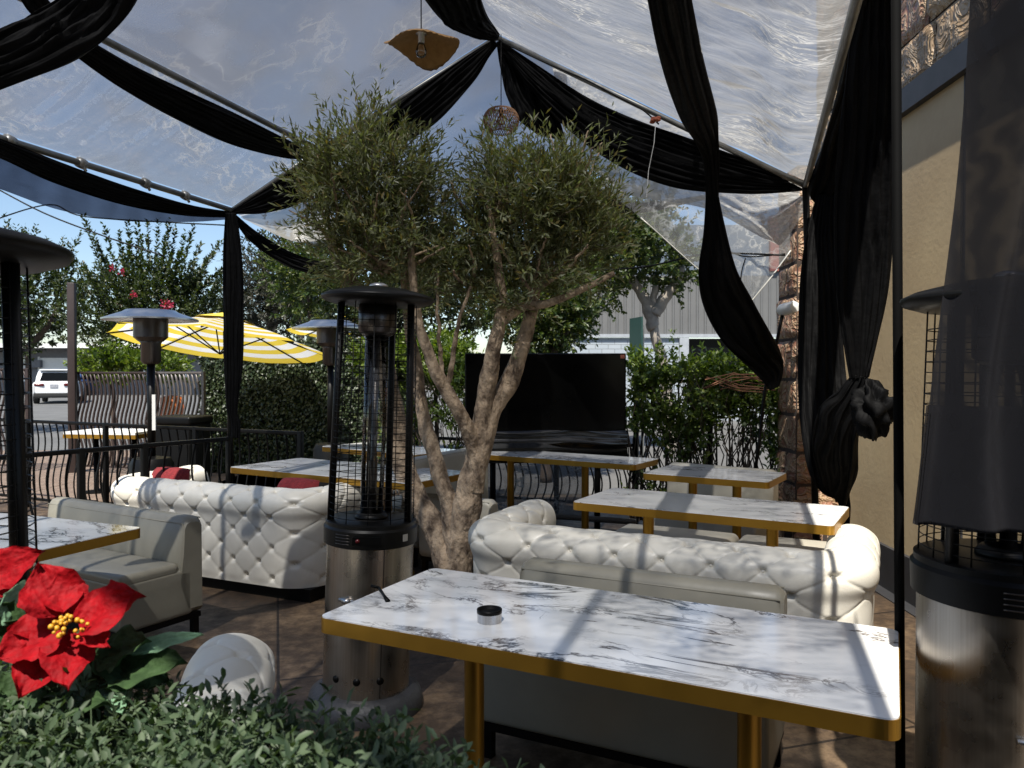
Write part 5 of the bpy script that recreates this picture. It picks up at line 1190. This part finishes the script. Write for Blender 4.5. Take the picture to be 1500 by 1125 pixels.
# utility wires
wm = MB(); 
def wire(pts, r=0.008, lab='', d=9):
    q = catmull([P(*p) for p in pts], 24); o = obj('cable', MB().tube([Vector(p) for p in q], r, 5), 'blackmetal'); tag(o, lab, 'cable')
wire([(880, 396, 7.2), (950, 390, 7.0), (1020, 374, 6.8), (1070, 371, 6.6), (1150, 374, 6.3)], 0.008, 'black cable strung from the olive crown to the pillar')
wire([(1068, 368, 6.6), (1095, 376, 6.5), (1150, 372, 6.35)], 0.006, 'short second cable beside the pillar top')
wire([(1092, 378, 6.5), (1086, 400, 6.5), (1084, 432, 6.5)], 0.005, 'thin cable end dangling before the clear panel')
wire([(-30, 262, 12), (60, 310, 12), (150, 345, 12), (240, 375, 12)], 0.012, 'overhead wire crossing the blue sky at upper left')
wire([(-30, 330, 13), (70, 300, 13), (130, 318, 13), (330, 330, 13)], 0.012, 'slack overhead wire above the myrtle shoots')
wire([(735, 62, 6.05), (800, 92, 5.95), (860, 118, 5.85), (905, 142, 5.8), (940, 160, 5.75), (965, 182, 5.7)], 0.006, 'dark cord laid along the long right swag')
for k, (x, y) in enumerate([(42, 303), (1086, 380)]):
    pass
ofl = MB(); oc = P(961, 174, 5.62)
for k in range(7): ofl.sphere(oc+Vector((random.uniform(-.03, .03), random.uniform(-.02, .02), random.uniform(-.025, .02))), 0.018, 8, 6, (1.2, .8, .7))
oo = obj('faded_flower', ofl, mat('faded_orange', (0.42, 0.11, 0.05), (0.25, 0.06, 0.03), rough=0.8)); tag(oo, 'small faded orange flower caught on the long right swag', 'flower')
obj('thread', MB().tube([oc, P(958, 210, 5.5), P(950, 250, 5.5), P(947, 290, 5.5)], 0.002, 4), 'white', oo)

# ================================================================== LEFT BACKGROUND
mo = thing('motel_building', 'low grey motel building across the parking lot', 'building', (0, 0, 0)); md = 52.0
mx0, mx1 = P(-200, 546, md).x, P(330, 546, md).x
obj('wall', MB().box(((mx0+mx1)/2, md, 1.55), (mx1-mx0, 0.4, 3.1)), 'greywall', mo)
obj('roof', MB().box(((mx0+mx1)/2, md-0.6, 3.25), (mx1-mx0+1, 3.0, 0.28)), 'white', mo)
for px in (-60, 25, 82, 136, 200, 260):
    wx = P(px, 546, md).x; w_ = obj('window', MB().box((wx, md-0.21, 1.75), (1.9 if px == 82 else 1.2, 0.05, 1.5)), 'white' if px == 82 else 'darkglass', mo)
    for s_ in (-1, 1): obj('frame', MB().box((wx+s_*(1.0 if px == 82 else .65), md-0.24, 1.75), (0.12, 0.06, 1.66)), 'white', w_)
obj('air_conditioner', MB().box((P(56, 546, md).x, md-0.35, 2.1), (0.9, 0.4, 0.5)), 'greywall', mo)
obj('balustrade', MB().box(((mx0+mx1)/2, md-2.0, 0.9), (mx1-mx0, 0.06, 0.06)), 'fascia', mo)
# white car
def car(name, label, loc, rz, paint):
    t = thing(name, label, 'car', loc, rz, 'parked cars')
    def loft(mb, secs, m=8):
        rows = []
        for y, hwid, z0, z1, r in secs:
            row = []
            for cx, cz, a0 in ((hwid-r, z1-r, 0), (-hwid+r, z1-r, 90), (-hwid+r, z0+r, 180), (hwid-r, z0+r, 270)):
                for k in range(m+1): a = R(a0+90*k/m); row.append((cx+r*math.cos(a), y, cz+r*math.sin(a)))
            rows.append(row)
        mb.grid(rows, True, True); n = len(rows[0]); b0 = len(mb.v)-len(rows)*n
        mb.f.append(tuple(b0+k for k in range(n))); mb.sm.append(False); mb.f.append(tuple(b0+(len(rows)-1)*n+k for k in range(n-1, -1, -1))); mb.sm.append(False)
    b = MB(); loft(b, [(-0.02, .80, .5, .95, .12), (0.06, .90, .36, 1.05, .14), (0.4, .94, .28, 1.06, .14), (1.4, .95, .26, 1.04, .13), (3.0, .95, .26, 1.02, .13), (4.0, .93, .28, .98, .13), (4.45, .86, .34, .88, .14), (4.6, .74, .42, .78, .12)]); obj('body', b, paint, t)
    b = MB(); loft(b, [(0.10, .80, .9, 1.08, .06), (0.3, .78, .95, 1.38, .12), (0.52, .74, .95, 1.60, .13), (1.1, .74, .95, 1.68, .13), (2.0, .74, .95, 1.68, .13), (2.5, .72, .95, 1.60, .13), (3.3, .76, .93, 1.05, .06)]); obj('cabin', b, paint, t)
    b = MB(); b.add([(-.60, .135, 1.12), (.60, .135, 1.12), (.52, .395, 1.50), (-.52, .395, 1.50)], [(0, 1, 2, 3)], False)
    b.add([(-.60, .10, 1.12), (.60, .10, 1.12), (.52, .365, 1.50), (-.52, .365, 1.50)], [(0, 1, 2, 3)], False); obj('rear_window', b, 'darkglass', t)
    for s_ in (-1, 1):
        b = MB(); b.prism([(0.55, 1.1), (3.0, 1.08), (2.45, 1.52), (0.85, 1.55)], -.006, .006); b.v = [(s_*(0.795-(z-1.1)*0.06), x, z) for x, z, _ in b.v]; obj('side_window', b, 'darkglass', t)
        obj('taillight', MB().rbox((s_*0.62, 0.0, 0.92), (0.42, 0.12, 0.13), 0.04, s_*0.12), 'taillight', t)
        for y in (0.85, 3.65):
            wh = thing('wheel', None, None); wh.parent = t; wh.location = (s_*0.84, y, 0.36)
            tb = MB(); tb.M = Matrix.Rotation(PI/2, 4, 'Y'); tb.lathe([(0.24, -.11), (0.35, -.11), (.36, -.08), (.36, .08), (.35, .11), (.24, .11)], 28); obj('tyre', tb, 'tyre', wh)
            tb = MB(); tb.M = Matrix.Rotation(PI/2, 4, 'Y'); tb.lathe([(0.0, -.1), (.1, -.105), (.24, -.08), (.24, .08), (.1, .105), (0, .1)], 10); obj('rim', tb, 'alloy', wh)
    obj('bumper', MB().rbox((0, 0.02, 0.42), (1.72, 0.16, 0.22), 0.06), 'tyre', t)
    obj('licence_plate', MB().box((0, -0.035, 0.86), (0.32, 0.02, 0.16)), 'plate', t)
    obj('spoiler', MB().rbox((0, 0.46, 1.63), (1.3, 0.3, 0.05), 0.02), paint, t)
    return t
car('parked_car', 'white sport utility car parked beyond the driveway gap', (P(79, 546, 37).x, 37, 0), R(24), 'carpaint')
car('parked_car', 'blue car mostly hidden behind the white one', (P(98, 546, 50).x, 50, 0), R(6), 'bluepaint')
# striped parasols
def parasol(label, c, R_, h, rx, ry, pole=True):
    t = thing('striped_parasol', label, 'parasol', c, 0, 'yellow and white striped parasols'); Mx = Matrix.Rotation(rx, 4, 'X') @ Matrix.Rotation(ry, 4, 'Y') @ Matrix.Rotation(R(12), 4, 'Z')
    mb = MB(); uv = []; nr = 10; vs = []; fs = []
    for k in range(8):
        b = len(vs)
        for i in range(nr+1):
            q = i/nr
            for s_ in range(5):
                f = s_/4; a0 = 2*PI*k/8; a1 = 2*PI*(k+1)/8; r = R_*q
                p = Vector((math.cos(a0), math.sin(a0), 0)).lerp(Vector((math.cos(a1), math.sin(a1), 0)), f)*r
                z = h*(1-q)**0.85-0.03*math.sin(PI*f)*q
                vs.append(Mx @ Vector((p.x, p.y, z))); uv.append((f, q))
        for i in range(nr):
            for s_ in range(4): j = b+i*5+s_; fs.append((j, j+1, j+6, j+5))
    mb.add(vs, fs, False); mb.uv = uv; can = obj('canopy', mb, 'stripes', t)
    obj('vent_cap', MB().add([Mx @ Vector((0, 0, h+.06))]+[Mx @ Vector((.38*math.cos(k*PI/4), .38*math.sin(k*PI/4), h-.06)) for k in range(8)], [(0, 1+k, 1+(k+1) % 8) for k in range(8)], False), mat('yellow_canvas', (0.72, 0.55, 0.06), rough=0.9), can)
    for k in range(8):
        a = 2*PI*k/8; obj('rib', MB().tube([Mx @ Vector((0, 0, h-0.04)), Mx @ Vector((R_*.5*math.cos(a), R_*.5*math.sin(a), h*.55-0.035)), Mx @ Vector((R_*math.cos(a), R_*math.sin(a), -0.012))], 0.011, 5), 'blackmetal', t)
        obj('strut', MB().tube([Mx @ Vector((0, 0, -0.12)), Mx @ Vector((R_*.42*math.cos(a), R_*.42*math.sin(a), h*.62-0.05))], 0.009, 5), 'blackmetal', t)
    obj('pole', MB().tube([Mx @ Vector((0, 0, h)), Mx @ Vector((0.06, 0, -0.1)), Vector((0.15, 0, -c[2]))], 0.024, 10), 'blackmetal', t)
    return t
parasol('yellow and white striped parasol in front of the myrtle tree', P(324, 505, 9.75), 1.35, 0.36, R(-8), R(4.5))
parasol('second striped parasol just showing beside the far mushroom heater', P(505, 488, 13.5), 1.0, 0.3, R(-4), R(2))
# small things beyond the rail
tb2 = thing('patio_table', 'outdoor table with a yellow edge beyond the far railing', 'table', (P(168, 546, 9.6).x, 9.6, 0), R(-8))
obj('tabletop', MB().box((0, 0, 0.765), (0.95, 0.6, 0.03)), 'white', tb2); obj('edge', MB().box((0, 0, 0.725), (0.96, 0.61, 0.048)), 'gold', tb2)
for s_ in (-1, 1): obj('leg', MB().lathe([(0.18, 0), (0.18, .012), (.03, .02), (.03, .70)], 20, (s_*.26, 0, 0)), 'matteblack', tb2)
bx = thing('host_stand', 'black boxy stand in front of the ivy wall end', 'stand', (P(268, 546, 9.2).x, 9.2, 0), R(-12))
obj('cabinet', MB().rbox((0, 0, 0.45), (0.46, 0.42, 0.9), 0.02), 'heaterblack', bx); obj('lid', MB().rbox((0, -0.01, 0.94), (0.52, 0.48, 0.1), 0.03), 'heaterblack', bx)
ob2 = thing('traffic_barrel', 'orange and white traffic barrel seen through the pickets', 'barrel', gnd(252, 15.5))
obj('drum', MB().lathe([(0.28, 0), (0.26, 0.1), (0.22, 1.0), (0.1, 1.05)], 24), 'orange', ob2); obj('band', MB().lathe([(0.257, 0.45), (0.245, 0.62)], 24), 'white', ob2)

# ================================================================== FOREGROUND HEDGE AND POINSETTIA
hv = Vector((0.893, -0.45, 0)); hn = Vector((-0.45, -0.893, 0)); h0 = Vector((-0.80, 1.32, 0))
plb = MB(); plc = h0+hv*0.9+hn*0.24
plt = thing('planter_box', 'dark planter box holding the boxwood hedge', 'planter', (0, 0, 0))
obj('box', MB().box((plc.x, plc.y, 0.42), (1.8, 0.4, 0.84), math.atan2(hv.y, hv.x)), 'blackmetal', plt)
obj('rim', MB().box((plc.x, plc.y, 0.855), (1.84, 0.44, 0.03), math.atan2(hv.y, hv.x)), 'heaterblack', plt)
hd = thing('boxwood_hedge', 'clipped green boxwood hedge along the bottom edge', 'hedge', (0, 0, 0))
n = 5200; t_ = RNG.uniform(0, 1.75, n); s_ = RNG.uniform(0.0, 0.46, n)
prof_top = 0.985+0.025*np.clip((t_-.1)/.3, 0, 1)+0.015*np.sin(t_*4.1)+0.02*np.sin(t_*9.7+1)
prof_top += 0.02*np.clip((t_-.8)/.15, 0, 1)-0.02*(s_ < 0.03)
keep = RNG.uniform(0, 1, n) < np.where(t_ > 1.0, 0.05, 1.0)*np.where(t_ > 0.8, 0.7, 1.0); t_, s_, prof_top = t_[keep], s_[keep], prof_top[keep]; n = len(t_)
z = prof_top-np.abs(RNG.normal(0, 0.045, n))-0.01
an = np.array(h0)+t_[:, None]*np.array(hv)+s_[:, None]*np.array(hn); an[:, 2] = z
# back face of the hedge too
sd = unit(RNG.normal(0, .55, (n, 3))+np.array([0, 0.1, .8]))
ps, ld, nm = sprigs(an, sd, RNG.uniform(.035, .075, n), 9, 1.05, 0.003, .3)
leaves_mesh('leaves', ps, ld, nm, RNG.uniform(.014, .026, len(ps)), RNG.uniform(.0065, .0105, len(ps)), 'boxwood', hd, fold=True, droop=0.15)
sb = MB()
for i in range(0, n, 2): a0 = Vector(an[i]); sb.tube([a0-Vector((0, 0, .05)), a0, a0+Vector(sd[i])*0.06], [0.0016, .0014, 0.0008], 4, False)
obj('stems', sb, mat('green_stem', (0.06, 0.09, 0.04), rough=0.6), hd)
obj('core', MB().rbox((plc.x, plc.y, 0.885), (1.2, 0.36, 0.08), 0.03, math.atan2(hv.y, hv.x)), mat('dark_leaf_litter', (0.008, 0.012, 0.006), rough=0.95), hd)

po = thing('poinsettia', 'red poinsettia with yellow centre standing in the hedge, bottom left', 'flower', (0, 0, 0))
def petal(name, base, tip, width, m, side=None, cup=0.15, curl=0.2, wav=0.08, seed=0, parent=None, lobes=0.0):
    base, tip = Vector(base), Vector(tip); ax = tip-base; ln = ax.length; ax.normalize()
    view = (Vector((0, 0, EYE))-base).normalized()
    if side: view = (view+Vector(side)).normalized()
    sd_ = ax.cross(view).normalized(); nm_ = sd_.cross(ax).normalized(); nu, nv = 22, 14; rows = []
    for i in range(nu+1):
        u = i/nu; wv = width*0.5*max(0.0, (math.sin(PI*u**0.85)**0.75)*(1-0.35*u)*1.25)
        wv *= 1+lobes*math.sin(u*PI*5)*0.25+0.16*mnoise.noise(Vector((u*9, seed, 2)))
        if u > 0.8: wv *= (1-((u-.8)/.2)**1.6*0.35)
        wv = max(wv, width*0.04*(1-u)+0.0004); row = []
        for j in range(nv+1):
            v = j/nv*2-1
            h = cup*width*abs(v)**1.4*0.6 - curl*ln*u*u*0.5 + wav*width*0.35*math.sin(u*9+seed+v*2)*abs(v) + 0.022*width*math.cos(abs(v)*16-u*16)
            h -= 0.03*width*math.exp(-(v*7)**2)
            row.append(base+ax*ln*u+sd_*wv*v+nm_*h+nm_*0.004*mnoise.noise(Vector((u*5, v*3, seed))))
        rows.append(row)
    return obj(name, MB().grid(rows), m, parent)
FD = 1.10; fc = P(106, 918, FD)
for k, (bx_, by_, tx, ty, wd, dz, sv) in enumerate([
    (88, 903, 58, 824, 76, 0.02, (0, 0, .3)), (100, 900, 92, 838, 56, 0.035, (0, 0, .2)), (118, 912, 204, 868, 74, 0.0, (0, 0, .8)), (96, 915, -6, 962, 74, -0.02, (0, 0, .9)), (118, 925, 157, 942, 42, -.03, (0, 0, .4)),
    (98, 930, 100, 1007, 62, -0.05, (0, 0, .1)), (82, 945, 26, 1020, 66, -0.04, (-.2, 0, .3)), (60, 952, 70, 1000, 60, -0.01, (0, 0, .3)), (100, 905, 130, 868, 50, 0.03, (0, 0, .5)), (80, 912, 10, 925, 50, 0.0, (0, 0, 1.0))]):
    b_ = P(bx_, by_, FD+0.004*k); t__ = P(tx, ty, FD+dz); petal('bract', b_, t__, wd*FD/F*1.06, 'bract', sv, 0.22, 0.2, 0.3, k*1.7, po)
for k, (tx, ty, bx_, by_) in enumerate([(63, 806, -20, 850), (22, 872, -25, 840)]): petal('bract', P(bx_, by_, 1.2), P(tx, ty, 1.2), 0.06, 'bract', (0, 0, .4), 0.2, .1, .1, k, po)
cb = MB()
for k in range(26):
    a = random.uniform(0, 6.28); r = 0.021*math.sqrt(random.random()); cb.sphere(P(105, 917, FD-0.015)+Vector((r*math.cos(a)*1.15, random.uniform(-.012, .004), r*math.sin(a)*.8)), random.uniform(.0022, .0042), 8, 6)
obj('flower_centre', cb, 'yellow', po)
lf = [(165, 970, 170, 930, 300 - 100, 0.0)]
for k, (bx_, by_, tx, ty, wd, m_, dz) in enumerate([(150, 965, 215, 935, 60, 'pleaf', 0.02), (165, 985, 268, 965, 62, 'pleaf', 0.0), (155, 990, 165, 1010, 50, 'pleaf', 0.02), (190, 955, 292, 925, 26, 'pleaf2', 0.02), (95, 985, 160, 1000, 44, 'pleaf2', 0.03),
    (150, 1005, 178, 1042, 40, 'pleaf2', -0.02), (40, 1050, 150, 1020, 56, 'pleaf', -0.04), (125, 1035, 45, 1125, 40, 'pleaf', -0.06), (20, 880, -20, 980, 60, 'pleaf', 0.06), (5, 870, 40, 900, 60, 'pleaf2', 0.08), (140, 960, 250, 1000, 64, 'pleaf', 0.05), (60, 1000, -20, 1040, 60, 'pleaf', 0.0), (175, 950, 140, 1000, 60, 'pleaf', .04), (35, 905, 20, 960, 56, 'pleaf', .05)]):
    petal('leaf', P(bx_, by_, FD+0.05), P(tx, ty, FD+dz), wd*FD/F*1.15, m_, (0, 0, .7), 0.2, 0.15, 0.1, k*2.3, po, 0.5)
ph = P(108, 960, FD+.02)
obj('stem', MB().tube([fc+Vector((0, .01, -.01)), ph+Vector((0, .02, -.05)), Vector((ph.x+.02, ph.y+.05, 0.87))], 0.004, 8), mat('poinsettia_stem', (0.05, 0.08, 0.03), rough=0.6), po)
for p_, q_, r_, nm_ in []: pass
